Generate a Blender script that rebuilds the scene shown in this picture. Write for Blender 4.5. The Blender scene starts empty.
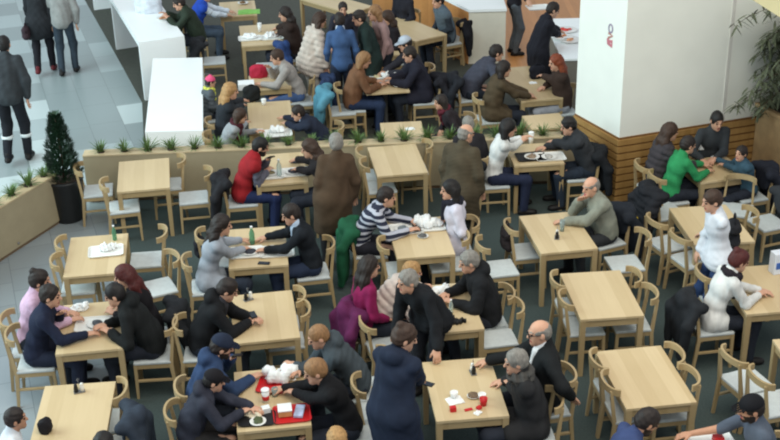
import bpy, bmesh, math, random
import numpy as np
from math import sin, cos, pi, radians
C = bpy.context.scene.collection

# ------------------------------------------------------------------ camera
CS = .972
CF, CP, CR, CH = 1250., .452196, -.02354, 7.824*CS
def P(px, py, z=0.):
    """the point at height z that the photograph shows at (px, py)"""
    u, v = px-390, py-220
    u, v = u*cos(CR)+v*sin(CR), -u*sin(CR)+v*cos(CR)
    d = np.array([u/CF, cos(CP)-(v/CF)*sin(CP), -sin(CP)-(v/CF)*cos(CP)])
    t = (z-CH)/d[2]
    return np.array([d[0]*t, d[1]*t, z])
cam = bpy.data.cameras.new('camera'); co = bpy.data.objects.new('camera', cam); C.objects.link(co)
cam.sensor_width = 36; cam.lens = CF/780*36; cam.clip_end = 200
co.location = (0, 0, CH)
co.rotation_mode = 'XYZ'
from mathutils import Matrix, Vector
co.matrix_world = Matrix.Translation((0, 0, CH)) @ Matrix.Rotation(pi/2-CP, 4, 'X') @ Matrix.Rotation(-CR*-1, 4, 'Z')
bpy.context.scene.camera = co

# ------------------------------------------------------------------ materials
MATS = {}
def lin(c): return tuple((x/12.92 if x <= .04045 else ((x+.055)/1.055)**2.4) for x in c)
def mat(name, rgb, rough=.7, noise=12., amp=.18, bump=.0, kind='noise', rgb2=None, metal=0., spec=.35, alpha=None, scale=None):
    """rgb in 0..255 sRGB"""
    if name in MATS: return MATS[name]
    m = bpy.data.materials.new(name); m.use_nodes = True; MATS[name] = m
    nt = m.node_tree; N = nt.nodes; L = nt.links
    b = N['Principled BSDF']; c = lin([x/255 for x in rgb])
    b.inputs['Roughness'].default_value = rough; b.inputs['Metallic'].default_value = metal
    b.inputs['Specular IOR Level'].default_value = spec
    tc = N.new('ShaderNodeTexCoord'); mp = N.new('ShaderNodeMapping'); L.new(tc.outputs['Object'], mp.inputs[0])
    if scale: mp.inputs['Scale'].default_value = scale
    nz = N.new('ShaderNodeTexNoise'); nz.inputs['Scale'].default_value = noise; nz.inputs['Detail'].default_value = 4
    L.new(mp.outputs[0], nz.inputs['Vector'])
    rp = N.new('ShaderNodeValToRGB'); L.new(nz.outputs['Fac'], rp.inputs[0])
    rp.color_ramp.elements[0].position = .3; rp.color_ramp.elements[1].position = .7
    d = [max(0, x*(1-amp)) for x in c]; e = [min(1, x*(1+amp)) for x in c]
    rp.color_ramp.elements[0].color = (*d, 1); rp.color_ramp.elements[1].color = (*e, 1)
    out = rp.outputs[0]
    if kind == 'stripes':
        wv = N.new('ShaderNodeTexWave'); wv.bands_direction = 'Z'; wv.inputs['Scale'].default_value = noise
        wv.inputs['Distortion'].default_value = 0.6; L.new(tc.outputs['Object'], wv.inputs['Vector'])
        r2 = N.new('ShaderNodeValToRGB'); r2.color_ramp.interpolation = 'CONSTANT'
        r2.color_ramp.elements[0].color = (*c, 1); r2.color_ramp.elements[1].color = (*lin([x/255 for x in rgb2]), 1)
        r2.color_ramp.elements[1].position = .62
        L.new(wv.outputs['Fac'], r2.inputs[0]); out = r2.outputs[0]
    L.new(out, b.inputs['Base Color'])
    if bump:
        bp = N.new('ShaderNodeBump'); bp.inputs['Strength'].default_value = bump; bp.inputs['Distance'].default_value = .02
        L.new(nz.outputs['Fac'], bp.inputs['Height']); L.new(bp.outputs[0], b.inputs['Normal'])
    if alpha is not None:
        b.inputs['Transmission Weight'].default_value = alpha; b.inputs['IOR'].default_value = 1.2
    return m
def cloth(rgb, rough=.85):
    return mat('cloth_%d_%d_%d' % tuple(rgb), rgb, rough, 9., .15, .2, spec=.2)
SKIN = lambda t=0: mat('skin_%d' % t, [(206, 158, 132), (190, 140, 112), (214, 170, 148)][t], .55, 30, .06, spec=.4)
HAIRC = dict(black=(24, 20, 20), brown=(58, 40, 30), dark=(36, 27, 24), red=(74, 26, 24), ginger=(128, 60, 34), blond=(168, 130, 84), grey=(128, 124, 118), white=(176, 172, 164), fair=(140, 104, 70))
def hairm(k): return mat('hair_'+k, HAIRC[k], .6, 60, .25, .2, spec=.4, scale=(1, 1, .25))
EYE = mat('eye_dark', (30, 24, 22), .2, 10, .1)
LIP = mat('lips', (160, 86, 80), .5, 20, .1)

def wood(name, rgb, plank=.105, axis='Y', contrast=.16):
    if name in MATS: return MATS[name]
    m = bpy.data.materials.new(name); m.use_nodes = True; MATS[name] = m
    nt = m.node_tree; N = nt.nodes; L = nt.links; b = N['Principled BSDF']
    b.inputs['Roughness'].default_value = .42; b.inputs['Specular IOR Level'].default_value = .4
    tc = N.new('ShaderNodeTexCoord'); oi = N.new('ShaderNodeObjectInfo')
    sep = N.new('ShaderNodeSeparateXYZ'); L.new(tc.outputs['Object'], sep.inputs[0])
    def mth(op, a, bb=None):
        n = N.new('ShaderNodeMath'); n.operation = op
        for i, v in enumerate((a, bb)):
            if v is None: continue
            if isinstance(v, (int, float)): n.inputs[i].default_value = v
            else: L.new(v, n.inputs[i])
        return n.outputs[0]
    across = sep.outputs[0 if axis == 'Y' else 1]
    cell = mth('FLOOR', mth('DIVIDE', mth('ADD', across, 5.03), plank))
    wn = N.new('ShaderNodeTexWhiteNoise'); wn.noise_dimensions = '2D'
    cb = N.new('ShaderNodeCombineXYZ'); L.new(cell, cb.inputs[0]); L.new(mth('MULTIPLY', oi.outputs['Random'], 91.7), cb.inputs[1])
    L.new(cb.outputs[0], wn.inputs['Vector'])
    mp = N.new('ShaderNodeMapping'); mp.inputs['Scale'].default_value = (26, 2.2, 26) if axis == 'Y' else (2.2, 26, 26)
    L.new(tc.outputs['Object'], mp.inputs[0])
    nz = N.new('ShaderNodeTexNoise'); nz.inputs['Scale'].default_value = 1.; nz.inputs['Detail'].default_value = 5
    L.new(mp.outputs[0], nz.inputs['Vector'])
    val = mth('ADD', mth('MULTIPLY', wn.outputs['Value'], .55), mth('MULTIPLY', nz.outputs['Fac'], .55))
    rp = N.new('ShaderNodeValToRGB'); L.new(val, rp.inputs[0])
    c = np.array(lin([x/255 for x in rgb]))
    rp.color_ramp.elements[0].position = .15; rp.color_ramp.elements[1].position = .95
    rp.color_ramp.elements[0].color = (*(c*(1-contrast)*np.array([1, .96, .88])), 1)
    rp.color_ramp.elements[1].color = (*np.minimum(c*(1+contrast), 1), 1)
    L.new(rp.outputs[0], b.inputs['Base Color'])
    return m

# ------------------------------------------------------------------ objects
def tag(o, label, cat, group=None, kind=None):
    o['label'] = label; o['category'] = cat
    if group: o['group'] = group
    if kind: o['kind'] = kind
    return o
def empty(name, loc=(0, 0, 0), rz=0.):
    o = bpy.data.objects.new(name, None); C.objects.link(o); o.empty_display_size = .1
    o.location = loc; o.rotation_euler = (0, 0, rz); return o
class MB:
    """collects shapes into one mesh"""
    def __init__(s): s.bm = bmesh.new(); s.mi = 0
    def _new(s, vs, fs, smooth=False):
        bv = [s.bm.verts.new(v) for v in vs]
        for f in fs:
            try: fc = s.bm.faces.new([bv[i] for i in f]); fc.smooth = smooth; fc.material_index = s.mi
            except ValueError: pass
        return bv
    def box(s, c, d, bev=.0, rot=0., M=None):
        x, y, z = [q/2 for q in d]
        vs = [Vector((a*x, b*y, e*z)) for e in (-1, 1) for a, b in ((-1, -1), (1, -1), (1, 1), (-1, 1))]
        if M is None: M = Matrix.Rotation(rot, 3, 'Z')
        vs = [M @ v + Vector(c) for v in vs]
        fs = [(3, 2, 1, 0), (4, 5, 6, 7), (0, 1, 5, 4), (1, 2, 6, 5), (2, 3, 7, 6), (3, 0, 4, 7)]
        bv = s._new(vs, fs)
        if bev:
            es = list({e for v in bv for e in v.link_edges})
            r = bmesh.ops.bevel(s.bm, geom=es, offset=bev, segments=2, affect='EDGES', profile=.6)
            for f in r['faces']: f.material_index = s.mi
    def bar(s, a, b, w, d, w2=None, d2=None, up=(0, 1, 0)):
        """tapered rectangular bar from a to b"""
        a, b = Vector(a), Vector(b); ax = (b-a).normalized(); u = Vector(up)
        sx = ax.cross(u)
        if sx.length < 1e-4: sx = ax.cross(Vector((1, 0, 0)))
        sx.normalize(); sy = sx.cross(ax).normalized()
        w2 = w2 or w; d2 = d2 or d
        vs = [p+sx*i*ww/2+sy*j*dd/2 for p, ww, dd in ((a, w, d), (b, w2, d2)) for i, j in ((-1, -1), (1, -1), (1, 1), (-1, 1))]
        s._new(vs, [(3, 2, 1, 0), (4, 5, 6, 7), (0, 1, 5, 4), (1, 2, 6, 5), (2, 3, 7, 6), (3, 0, 4, 7)])
    def lathe(s, prof, c=(0, 0, 0), n=20, smooth=True, M=None):
        rings = []
        for r, z in prof:
            ring = [Vector((r*cos(2*pi*i/n), r*sin(2*pi*i/n), z)) for i in range(n)]
            rings.append(ring)
        vs = [((M @ v) if M else v)+Vector(c) for rg in rings for v in rg]
        fs = [(k*n+i, k*n+(i+1) % n, (k+1)*n+(i+1) % n, (k+1)*n+i) for k in range(len(prof)-1) for i in range(n)]
        fs.append(tuple(reversed(range(n)))); fs.append(tuple((len(prof)-1)*n+i for i in range(n)))
        s._new(vs, fs, smooth)
    def tube(s, pts, r, n=8, r2=None):
        pts = [Vector(p) for p in pts]; vs = []; m = len(pts)
        for k, p in enumerate(pts):
            t = (pts[min(k+1, m-1)]-pts[max(k-1, 0)]).normalized()
            u = t.cross(Vector((0, 0, 1)))
            if u.length < 1e-3: u = t.cross(Vector((1, 0, 0)))
            u.normalize(); w = u.cross(t)
            rr = r if r2 is None else r+(r2-r)*k/(m-1)
            vs += [p+u*rr*cos(2*pi*i/n)+w*rr*sin(2*pi*i/n) for i in range(n)]
        fs = [(k*n+i, k*n+(i+1) % n, (k+1)*n+(i+1) % n, (k+1)*n+i) for k in range(m-1) for i in range(n)]
        fs.append(tuple(reversed(range(n)))); fs.append(tuple((m-1)*n+i for i in range(n)))
        s._new(vs, fs, True)
    def ribbon(s, pts, w, th, up=(0, 0, 1)):
        """flat strip following pts: w along up, th across"""
        pts = [Vector(p) for p in pts]; m = len(pts); vs = []; u = Vector(up)
        for k, p in enumerate(pts):
            t = (pts[min(k+1, m-1)]-pts[max(k-1, 0)]).normalized(); nn = t.cross(u).normalized()
            for i, j in ((-1, -1), (1, -1), (1, 1), (-1, 1)): vs.append(p+nn*i*th/2+u*j*w/2)
        fs = [(k*4+i, k*4+(i+1) % 4, (k+1)*4+(i+1) % 4, (k+1)*4+i) for k in range(m-1) for i in range(4)]
        fs += [(3, 2, 1, 0), tuple((m-1)*4+i for i in range(4))]
        s._new(vs, fs, False)
    def prism(s, poly, z0, z1):
        n = len(poly); vs = [Vector((x, y, z)) for z in (z0, z1) for x, y in poly]
        fs = [tuple(reversed(range(n))), tuple(range(n, 2*n))]+[(i, (i+1) % n, n+(i+1) % n, n+i) for i in range(n)]
        s._new(vs, fs)
    def build(s, name, mats, parent=None, loc=None, rz=0.):
        bmesh.ops.recalc_face_normals(s.bm, faces=s.bm.faces)
        me = bpy.data.meshes.new(name); s.bm.to_mesh(me); s.bm.free()
        for m in (mats if isinstance(mats, (list, tuple)) else [mats]): me.materials.append(m)
        o = bpy.data.objects.new(name, me); C.objects.link(o)
        if parent: o.parent = parent
        if loc is not None: o.location = loc
        o.rotation_euler = (0, 0, rz)
        return o
def dup(o, loc=None, rz=None, parent=None):
    c = o.copy(); C.objects.link(c)
    if parent: c.parent = parent
    for ch in o.children: dup(ch, parent=c)
    if loc is not None: c.location = loc
    if rz is not None: c.rotation_euler = (0, 0, rz)
    return c

# ------------------------------------------------------------------ soft solids: blended shapes turned into one skin
nrm = lambda v: np.asarray(v, float)/max(1e-9, np.linalg.norm(v))
class Vol:
    def __init__(s, lo, hi, h):
        s.h = h; s.lo = np.asarray(lo, float); s.n = np.ceil((np.asarray(hi)-s.lo)/h).astype(int)+1
        s.F = np.full(s.n, .3, np.float32)
        s.ax = [(s.lo[i]+h*np.arange(s.n[i])).astype(np.float32) for i in range(3)]
    def sub(s, lo, hi):
        i0 = np.clip(np.floor((np.asarray(lo)-s.lo)/s.h).astype(int), 0, s.n); i1 = np.clip(np.ceil((np.asarray(hi)-s.lo)/s.h).astype(int)+1, 0, s.n)
        if (i1 <= i0).any(): return None, None
        sl = tuple(slice(a, b) for a, b in zip(i0, i1))
        return sl, (s.ax[0][sl[0], None, None], s.ax[1][None, sl[1], None] if False else s.ax[1][sl[1]][None, :, None], s.ax[2][sl[2]][None, None, :])
    def put(s, sl, d, k, op):
        a = s.F[sl]
        if op == '+':
            hh = np.maximum(k-np.abs(a-d), 0)/k; s.F[sl] = np.minimum(a, d)-hh*hh*k*.25
        else:
            d = -d; hh = np.maximum(k-np.abs(a-d), 0)/k; s.F[sl] = np.maximum(a, d)+hh*hh*k*.25
    def cone(s, a, b, ra, rb=None, k=.03, op='+'):
        a = np.asarray(a, float); b = np.asarray(b, float); rb = ra if rb is None else rb
        m = max(ra, rb)+k+2.5*s.h
        sl, X = s.sub(np.minimum(a, b)-m, np.maximum(a, b)+m)
        if sl is None: return
        ba = b-a; bb = max(1e-9, ba@ba)
        p = [X[i]-np.float32(a[i]) for i in range(3)]
        t = np.clip((p[0]*ba[0]+p[1]*ba[1]+p[2]*ba[2])/bb, 0, 1).astype(np.float32)
        d = np.sqrt((p[0]-t*ba[0])**2+(p[1]-t*ba[1])**2+(p[2]-t*ba[2])**2)-(ra+(rb-ra)*t)
        s.put(sl, d.astype(np.float32), k, op)
    def ell(s, c, r, R=None, k=.03, op='+'):
        c = np.asarray(c, float); r = np.asarray(r, float); R = np.eye(3) if R is None else np.asarray(R)
        ext = np.sqrt(((R*r)**2).sum(1)) ; m = k+2.5*s.h
        sl, X = s.sub(c-ext-m, c+ext+m)
        if sl is None: return
        p = [X[i]-np.float32(c[i]) for i in range(3)]
        q = [(p[0]*R[0, j]+p[1]*R[1, j]+p[2]*R[2, j]) for j in range(3)]
        k0 = np.sqrt(sum((q[j]/r[j])**2 for j in range(3))); k1 = np.sqrt(sum((q[j]/r[j]**2)**2 for j in range(3)))+1e-6
        s.put(sl, (k0*(k0-1)/k1).astype(np.float32), k, op)
    def cut(s, pt, n):
        """removes what lies on the side n points to"""
        n = nrm(n); d = (s.ax[0][:, None, None]-pt[0])*n[0]+(s.ax[1][None, :, None]-pt[1])*n[1]+(s.ax[2][None, None, :]-pt[2])*n[2]
        s.F = np.maximum(s.F, d.astype(np.float32))
    def folds(s, amp, f, seed=0, zs=1.):
        rg = np.random.RandomState(seed); X = (s.ax[0][:, None, None], s.ax[1][None, :, None], s.ax[2][None, None, :])
        for i in range(4):
            w = rg.normal(size=3)*f*(1+.6*i)*np.array([1, 1, zs]); ph = rg.rand()*6.28
            s.F += np.float32(amp/(1+.5*i))*np.sin(X[0]*w[0]+X[1]*w[1]+X[2]*w[2]+ph).astype(np.float32)
    def ripple(s, amp, per, ax=(0, 0, 1)):
        d = s.ax[0][:, None, None]*ax[0]+s.ax[1][None, :, None]*ax[1]+s.ax[2][None, None, :]*ax[2]
        s.F += np.float32(amp)*(1-2*np.abs(np.sin(pi*d/per))).astype(np.float32)
    def mesh(s):
        F = s.F; I = F < 0; h = s.h
        F[0], F[-1] = .1, .1; F[:, 0], F[:, -1] = .1, .1; F[:, :, 0], F[:, :, -1] = .1, .1; I = F < 0
        cnt = np.zeros(tuple(s.n-1), np.uint8)
        offs = [(a, b, c) for a in (0, 1) for b in (0, 1) for c in (0, 1)]
        n = s.n
        for a, b, c in offs: cnt += I[a:n[0]-1+a, b:n[1]-1+b, c:n[2]-1+c]
        act = np.argwhere((cnt > 0) & (cnt < 8))
        idx = np.full(tuple(n-1), -1, np.int32); idx[tuple(act.T)] = np.arange(len(act))
        acc = np.zeros((len(act), 3)); num = np.zeros(len(act))
        for o in offs:
            for ax in range(3):
                if o[ax]: continue
                o2 = list(o); o2[ax] = 1
                f0 = F[tuple((act+o).T)]; f1 = F[tuple((act+o2).T)]
                m = (f0 < 0) != (f1 < 0)
                t = np.where(m, f0/np.where(m, f0-f1, 1), 0)
                q = np.array(o, float)[None]+np.zeros((len(act), 3)); q[:, ax] += t
                acc += q*m[:, None]; num += m
        V = s.lo+h*(act+acc/np.maximum(num, 1)[:, None])
        Q = []
        for ax in range(3):
            sl0 = [slice(None)]*3; sl1 = [slice(None)]*3; sl0[ax] = slice(0, n[ax]-1); sl1[ax] = slice(1, n[ax])
            A = I[tuple(sl0)]; B = I[tuple(sl1)]
            e = np.argwhere(A != B); fl = A[tuple(e.T)]
            u, v = (ax+1) % 3, (ax+2) % 3
            cs = []
            for du, dv in ((-1, -1), (0, -1), (0, 0), (-1, 0)):
                q = e.copy(); q[:, u] += du; q[:, v] += dv; cs.append(idx[tuple(q.T)])
            q = np.stack(cs, 1); q[~fl] = q[~fl][:, ::-1]; Q.append(q)
        Q = np.concatenate(Q); Q = Q[(Q >= 0).all(1)]
        return V, Q
def addmesh(name, V, Q, mats, parent=None, mi=None, loc=None, rz=0., smooth=True):
    me = bpy.data.meshes.new(name)
    me.vertices.add(len(V)); me.vertices.foreach_set('co', np.asarray(V, np.float32).ravel())
    me.loops.add(Q.size); me.loops.foreach_set('vertex_index', Q.astype(np.int32).ravel())
    me.polygons.add(len(Q)); me.polygons.foreach_set('loop_start', np.arange(0, Q.size, 4, dtype=np.int32))
    if mi is not None: me.polygons.foreach_set('material_index', mi.astype(np.int32))
    for m in (mats if isinstance(mats, (list, tuple)) else [mats]): me.materials.append(m)
    me.update(calc_edges=True); me.validate()
    me.polygons.foreach_set('use_smooth', np.ones(len(me.polygons), bool)); me.update()
    o = bpy.data.objects.new(name, me); C.objects.link(o)
    if parent: o.parent = parent
    if loc is not None: o.location = loc
    o.rotation_euler = (0, 0, rz)
    return o
def sphere(c, r, n=8):
    V = []; Q = []
    for i in range(n+1):
        for j in range(2*n): a = pi*i/n; b = pi*j/n; V.append((c[0]+r*sin(a)*cos(b), c[1]+r*sin(a)*sin(b), c[2]+r*cos(a)))
    for i in range(n):
        for j in range(2*n): Q.append((i*2*n+j, (i+1)*2*n+j, (i+1)*2*n+(j+1) % (2*n), i*2*n+(j+1) % (2*n)))
    return np.array(V), np.array(Q)

# ------------------------------------------------------------------ people
def rotx(v, a):  # lean forward (towards +y) by a
    return np.array([v[0], v[1]*cos(a)+v[2]*sin(a), -v[1]*sin(a)+v[2]*cos(a)])
def ik(S, T, l1, l2, pole):
    S = np.asarray(S); T = np.asarray(T); d = T-S; L = np.linalg.norm(d)
    if L > (l1+l2)*.985: d = d/L*(l1+l2)*.985; L = np.linalg.norm(d); T = S+d
    u = d/L; x = (l1*l1-l2*l2+L*L)/(2*L); y = math.sqrt(max(0, l1*l1-x*x))
    p = np.asarray(pole, float); p = p-u*(p@u); p = nrm(p)
    return S+u*x+p*y, T
def person(loc, face, label, head=None, pose='sit', s=1., lean=12, side=0, twist=0, hyaw=0, hpitch=10, hands=None, skin=0,
           hair='short', haircol='dark', top=(40, 40, 46), topkind='sweater', hem=0., legs=(38, 42, 52), shoes=(30, 28, 28),
           collar=.03, hood=None, shirt=None, scarf=None, hat=None, hatcol=(30, 34, 44), sleeves=None, stripes=None, beard=False,
           glasses=False, fur=None, knees=None, feet=None, stride=0., crouch=0., h=.0095, seat=.455, pole=None, curl=.5, slim=1., group=None, bands=False, shortsleeve=False):
    """loc: floor point under the pelvis; face: world direction in degrees the body faces; hands: two world points (left, right) or None"""
    fa = radians(face-90); rz = fa
    s *= 1.05
    loc = list(loc) if loc is not None else [0, 0]
    def w2l(p):
        d = (np.asarray(p, float)-np.array([loc[0], loc[1], 0]))/s
        return np.array([d[0]*cos(fa)+d[1]*sin(fa), -d[0]*sin(fa)+d[1]*cos(fa), d[2]])
    sit = pose == 'sit'
    hz = seat/s+.088 if sit else .93-crouch
    R = radians
    pel = np.array([0, 0, hz]); sd = R(side)
    def up(a):
        v = rotx(np.array([0, 0, 1.]), R(a)); return nrm([v[0]+sin(sd), v[1], v[2]])
    d1, d2, d3 = up(lean*.55), up(lean*1.15), up(lean*1.3)
    wst = pel+.17*d1; chs = wst+.19*d2; nb = chs+.16*d3
    tw = R(twist); rt = np.array([cos(tw), sin(tw), 0.]); rt = nrm(rt-d3*(rt@d3)*.6)
    fw = nrm(np.cross(d3, rt)); fw1 = nrm(np.cross(d2, rt))
    sh = [nb-rt*.158*slim-d3*.035, nb+rt*.158*slim-d3*.035]   # left, right
    hip = [pel+np.array([-.092, 0, -.01]), pel+np.array([.092, 0, -.01])]
    # legs
    kn, an = [], []
    for i, sg in enumerate((-1, 1)):
        if sit:
            kx, ky = (.10+.03*i, .43) if knees is None else knees[i]
            k = hip[i]+nrm([sg*(kx-.09), ky, -.03 if s > .9 else -.06])*.43
            fo = (.03, 0.) if feet is None else feet[i]
            az = .085 if s > .9 else max(.085, k[2]-.42)
            dz = k[2]-az; a = np.array([k[0]+sg*fo[0], k[1]-.04+fo[1], az])
        else:
            st = stride*(.5 if i else -.5)
            a = np.array([sg*.105, st, .085+(.05 if st < -.1 else 0)])
            k, _ = ik(hip[i], a, .43, .43, (sg*.1, 1, 0))
        kn.append(k); an.append(a)
    # head
    ndir = up(lean*.9+8); hy, hp = R(hyaw), R(hpitch)
    base = tw*.5
    f0 = np.array([-sin(base+hy), cos(base+hy), 0]); fh = nrm(f0*cos(hp)+np.array([0, 0, -1])*sin(hp))
    rh = nrm(np.cross(fh, [0, 0, 1])); uh = np.cross(rh, fh)
    hc = nb+ndir*.085+uh*.085+fh*.02
    HR = np.stack([rh, fh, uh], 1); hl = lambda a, b, c: hc+rh*a+fh*b+uh*c
    if head is not None:     # the floor point that brings the head to where the photograph shows it
        q = P(head[0], head[1], hc[2]*s); loc[0] = q[0]-s*(hc[0]*cos(fa)-hc[1]*sin(fa)); loc[1] = q[1]-s*(hc[0]*sin(fa)+hc[1]*cos(fa))
    # arms
    el, wr, hd = [], [], []
    for i, sg in enumerate((-1, 1)):
        t = hands[i] if hands is not None else None
        if t is None:
            if sit: t = kn[i]*.55+hip[i]*.45+np.array([0, 0, .12])
            else: t = sh[i]+np.array([sg*.07, .06+.5*stride*(1 if i == 0 else -1), -.49])
        else: t = w2l(t)
        pl = (np.array([sg*(.62 if sit and t[2]*s > .74 else .38), -.32, -.75 if sit else -1.]) if pole is None or pole[i] is None else np.asarray(pole[i], float))
        e, w = ik(sh[i], t, .275, .245, pl); el.append(e); wr.append(w); hd.append(nrm(w-e))
    allp = np.array([pel, wst, chs, nb, hc, hl(0, 0, .16), *sh, *hip, *kn, *an, *el, *wr, *[w+.2*d for w, d in zip(wr, hd)]])
    lo, hi = allp.min(0)-.2, allp.max(0)+.2; lo[2] = min(lo[2], -.04)
    TR = np.stack([rt, fw1, d2], 1)
    def torso(v, g, k=.05):
        v.ell(pel+d1*.02, (.16*slim+g, .115+g, .12+g), None, k)
        v.ell(wst, (.135*slim+g, .098+g, .14), TR, k); v.ell(chs+d2*.02, (.158*slim+g, .11+g, .17), TR, k)
        v.cone(nb-d3*.03-rt*.05, sh[0], .056+g*.8, .044+g*.7, k); v.cone(nb-d3*.03+rt*.05, sh[1], .056+g*.8, .044+g*.7, k)
    # ---- the body: one skin
    v = Vol(lo, hi, h)
    torso(v, 0)
    v.cone(nb-d3*.03, nb+ndir*.11, .058, .05, .03)
    for i, sg in enumerate((-1, 1)):
        v.cone(hip[i], kn[i], .078, .054, .04); v.cone(kn[i], an[i], .053, .036, .03)
        ft = an[i]+np.array([sg*.02, .14, -.05]); v.cone(an[i]+np.array([0, -.04, -.045]), ft, .034, .03, .03)
        v.cone(sh[i], el[i], .047, .037, .03); v.cone(el[i], wr[i], .038, .026, .02)
        # hand
        d = hd[i]; n = np.array([0, 0, 1.]); n = n-d*(n@d)
        if np.linalg.norm(n) < .3: n = np.array([-sg*1., 0, 0.]); n = n-d*(n@d)
        n = nrm(n); ac = nrm(np.cross(d, n))*(-sg)   # towards the thumb side
        PR = np.stack([ac, d, n], 1)
        v.ell(wr[i]+d*.05, (.040, .058, .017), PR, .012)
        for q, (off, ln) in enumerate(((.031, .066), (.0105, .074), (-.0105, .069), (-.031, .055))):
            b0 = wr[i]+d*.093+ac*off; cr = curl*(1+.15*q)
            dirs = [nrm(d*cos(cr*t)-n*sin(cr*t)+ac*off*1.6) for t in (.4, 1.1, 1.7)]
            p0 = b0-d*.02
            for t, (dd, fr) in enumerate(zip(dirs, (.5, .3, .25))):
                p1 = p0+dd*(ln*fr+(.02 if t == 0 else 0)); v.cone(p0, p1, .0092-.0006*t, .0088-.0008*t, .004); p0 = p1
        t0 = wr[i]+d*.025+ac*.028; td = nrm(ac*.62+d*.75-n*.25); t1 = t0+td*.042
        v.cone(t0, t1, .014, .0105, .012); v.cone(t1, t1+nrm(td+d*.6-n*.3)*.036, .0105, .0085, .005)
    # head
    v.ell(hl(0, -.008, .032), (.073, .093, .088), HR, .02); v.ell(hl(0, .026, -.045), (.054, .062, .066), HR, .04)
    v.cone(hl(0, .07, -.098), hl(0, .075, -.085), .02, .022, .03)
    v.cone(hl(0, .086, .022), hl(0, .106, -.016), .009, .0145, .014)
    for sg in (-1, 1):
        v.ell(hl(sg*.032, .1, .016), (.02, .015, .012), HR, .012, '-')
        v.ell(hl(sg*.076, -.008, -.004), (.011, .022, .033), HR, .008)
        v.cone(hl(sg*.018, .089, .036), hl(sg*.046, .078, .034), .008, .007, .012)
    v.cone(hl(-.018, .085, -.054), hl(.018, .085, -.054), .0085, .0085, .008)
    V, Q = v.mesh()
    fc = V[Q].mean(1)-hc; lx, ly, lz = fc@rh, fc@fh, fc@uh
    mi = np.zeros(len(Q), np.int32)
    mi[(np.abs(lx) < .026) & (ly > .07) & (np.abs(lz+.055) < .0095)] = 1
    mi[(np.abs(np.abs(lx)-.033) < .017) & (ly > .06) & (np.abs(lz-.043) < .0045)] = 2
    if beard: mi[(ly > -.01) & (lz < -.03) & (lz > -.14) & (mi == 0) & ((np.abs(lx) > .03) | (lz < -.066) | (np.abs(lz+.037) < .006))] = 2
    for sg in (-1, 1):
        SV, SQ = sphere(hl(sg*.032, .078, .015), .0115, 6)
        Q = np.concatenate([Q, SQ+len(V)]); V = np.concatenate([V, SV]); mi = np.concatenate([mi, np.full(len(SQ), 3, np.int32)])
    body = addmesh('person', V, Q, [SKIN(skin), LIP, hairm('grey' if haircol in ('white',) else haircol), EYE], None, mi, (loc[0], loc[1], 0), rz)
    body.scale = (s, s, s); tag(body, label, 'person', group)
    ch = max(h*1.25, .012)
    sd0 = int(abs(loc[0]*131+loc[1]*717)) % 9999
    # ---- hair and hats
    if hair:
        v = Vol(hc-.32 if hair in ('long', 'pony') else hc-.2, hc+.2, .009)
        if hair in ('long', 'pony'): v = Vol(hc-np.array([.28, .28, .48]), hc+.22, .01)
        t = {'bald': .004, 'buzz': .006, 'short': .011}.get(hair, .013)
        v.ell(hl(0, -.014, .036), (.073+t, .093+t, .088+t), HR, .02)
        v.ell(hl(0, -.045, -.01), (.066+t, .055+t, .07), HR, .03)
        v.ell(hl(0, .11, -.03), (.075, .085, .105), HR, .012, '-')
        v.ell(hl(0, .06, -.14), (.09, .1, .09), HR, .01, '-')
        if hair == 'bald': v.ell(hl(0, .02, .12), (.085, .12, .10), HR, .01, '-')
        if hair in ('long', 'bob'):
            ln = .33 if hair == 'long' else .14
            bk = nrm(-fw-np.array([0, 0, 2.2])) if lean < 35 else nrm(-fw*.4+np.array([0, 0, -1.]))
            for sg in (-1, 0, 1):
                a = hl(sg*.062, -.05 if sg else -.07, 0); m = nb-fw*(.075 if sg == 0 else .035)+rt*sg*.075+d3*.05
                if hair == 'bob': m = hl(sg*.075, -.045, -.11)
                v.cone(a, m, .042, .045, .05)
                if hair == 'long': v.cone(m, m+nrm(-d3*1.-fw*.12+rt*sg*.05)*(ln-.1), .045, .028, .04)
        if hair == 'bun': v.ell(hl(0, -.075, .105), (.042, .042, .04), HR, .012)
        if hair == 'pony':
            v.ell(hl(0, -.115, .03), (.028, .03, .03), HR, .02); v.cone(hl(0, -.12, .02), hl(0, -.15, -.16), .034, .016, .02)
        v.folds(.0022, 60, sd0)
        V, Q = v.mesh()
        if len(Q): addmesh('hair', V, Q, hairm(haircol), body)
    if hat:
        v = Vol(hc-.22, hc+.24, .01)
        v.ell(hl(0, -.01, .05), (.088, .108, .09), HR, .02); v.cut(hl(0, 0, .035), -uh+fh*(-.12 if hat == 'cap' else .1))
        if hat == 'cap':
            vb = Vol(hc-.26, hc+.26, .009)
            for sg in (-1, -.5, 0, .5, 1): vb.cone(hl(sg*.06, .07, .05), hl(sg*.045, .17-.02*abs(sg), .038), .009, .007, .015)
        else: v.cone(hl(0, -.01, .13), hl(0, -.02, .142), .03, .025, .03)
        V, Q = v.mesh(); ho = addmesh('cap' if hat == 'cap' else 'hat', V, Q, cloth(hatcol), body)
        if hat == 'cap': V, Q = vb.mesh(); addmesh('brim', V, Q, cloth(hatcol), ho)
    if glasses:
        g = MB()
        for sg in (-1, 1):
            c = hl(sg*.033, .103, .016); g.tube([c+rh*.024*cos(a)+uh*.018*sin(a) for a in np.linspace(0, 2*pi, 13)], .003, 5)
            g.tube([hl(sg*.057, .1, .02), hl(sg*.08, .0, .02)], .003, 5)
        g.tube([hl(-.01, .106, .02), hl(.01, .106, .02)], .003, 5)
        g.build('glasses', mat('black_plastic', (20, 20, 22), .3), body)
    # ---- trousers and shoes
    v = Vol(lo, hi, ch)
    v.ell(pel+d1*.01, (.160*slim, .115, .118), None, .04)
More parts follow.
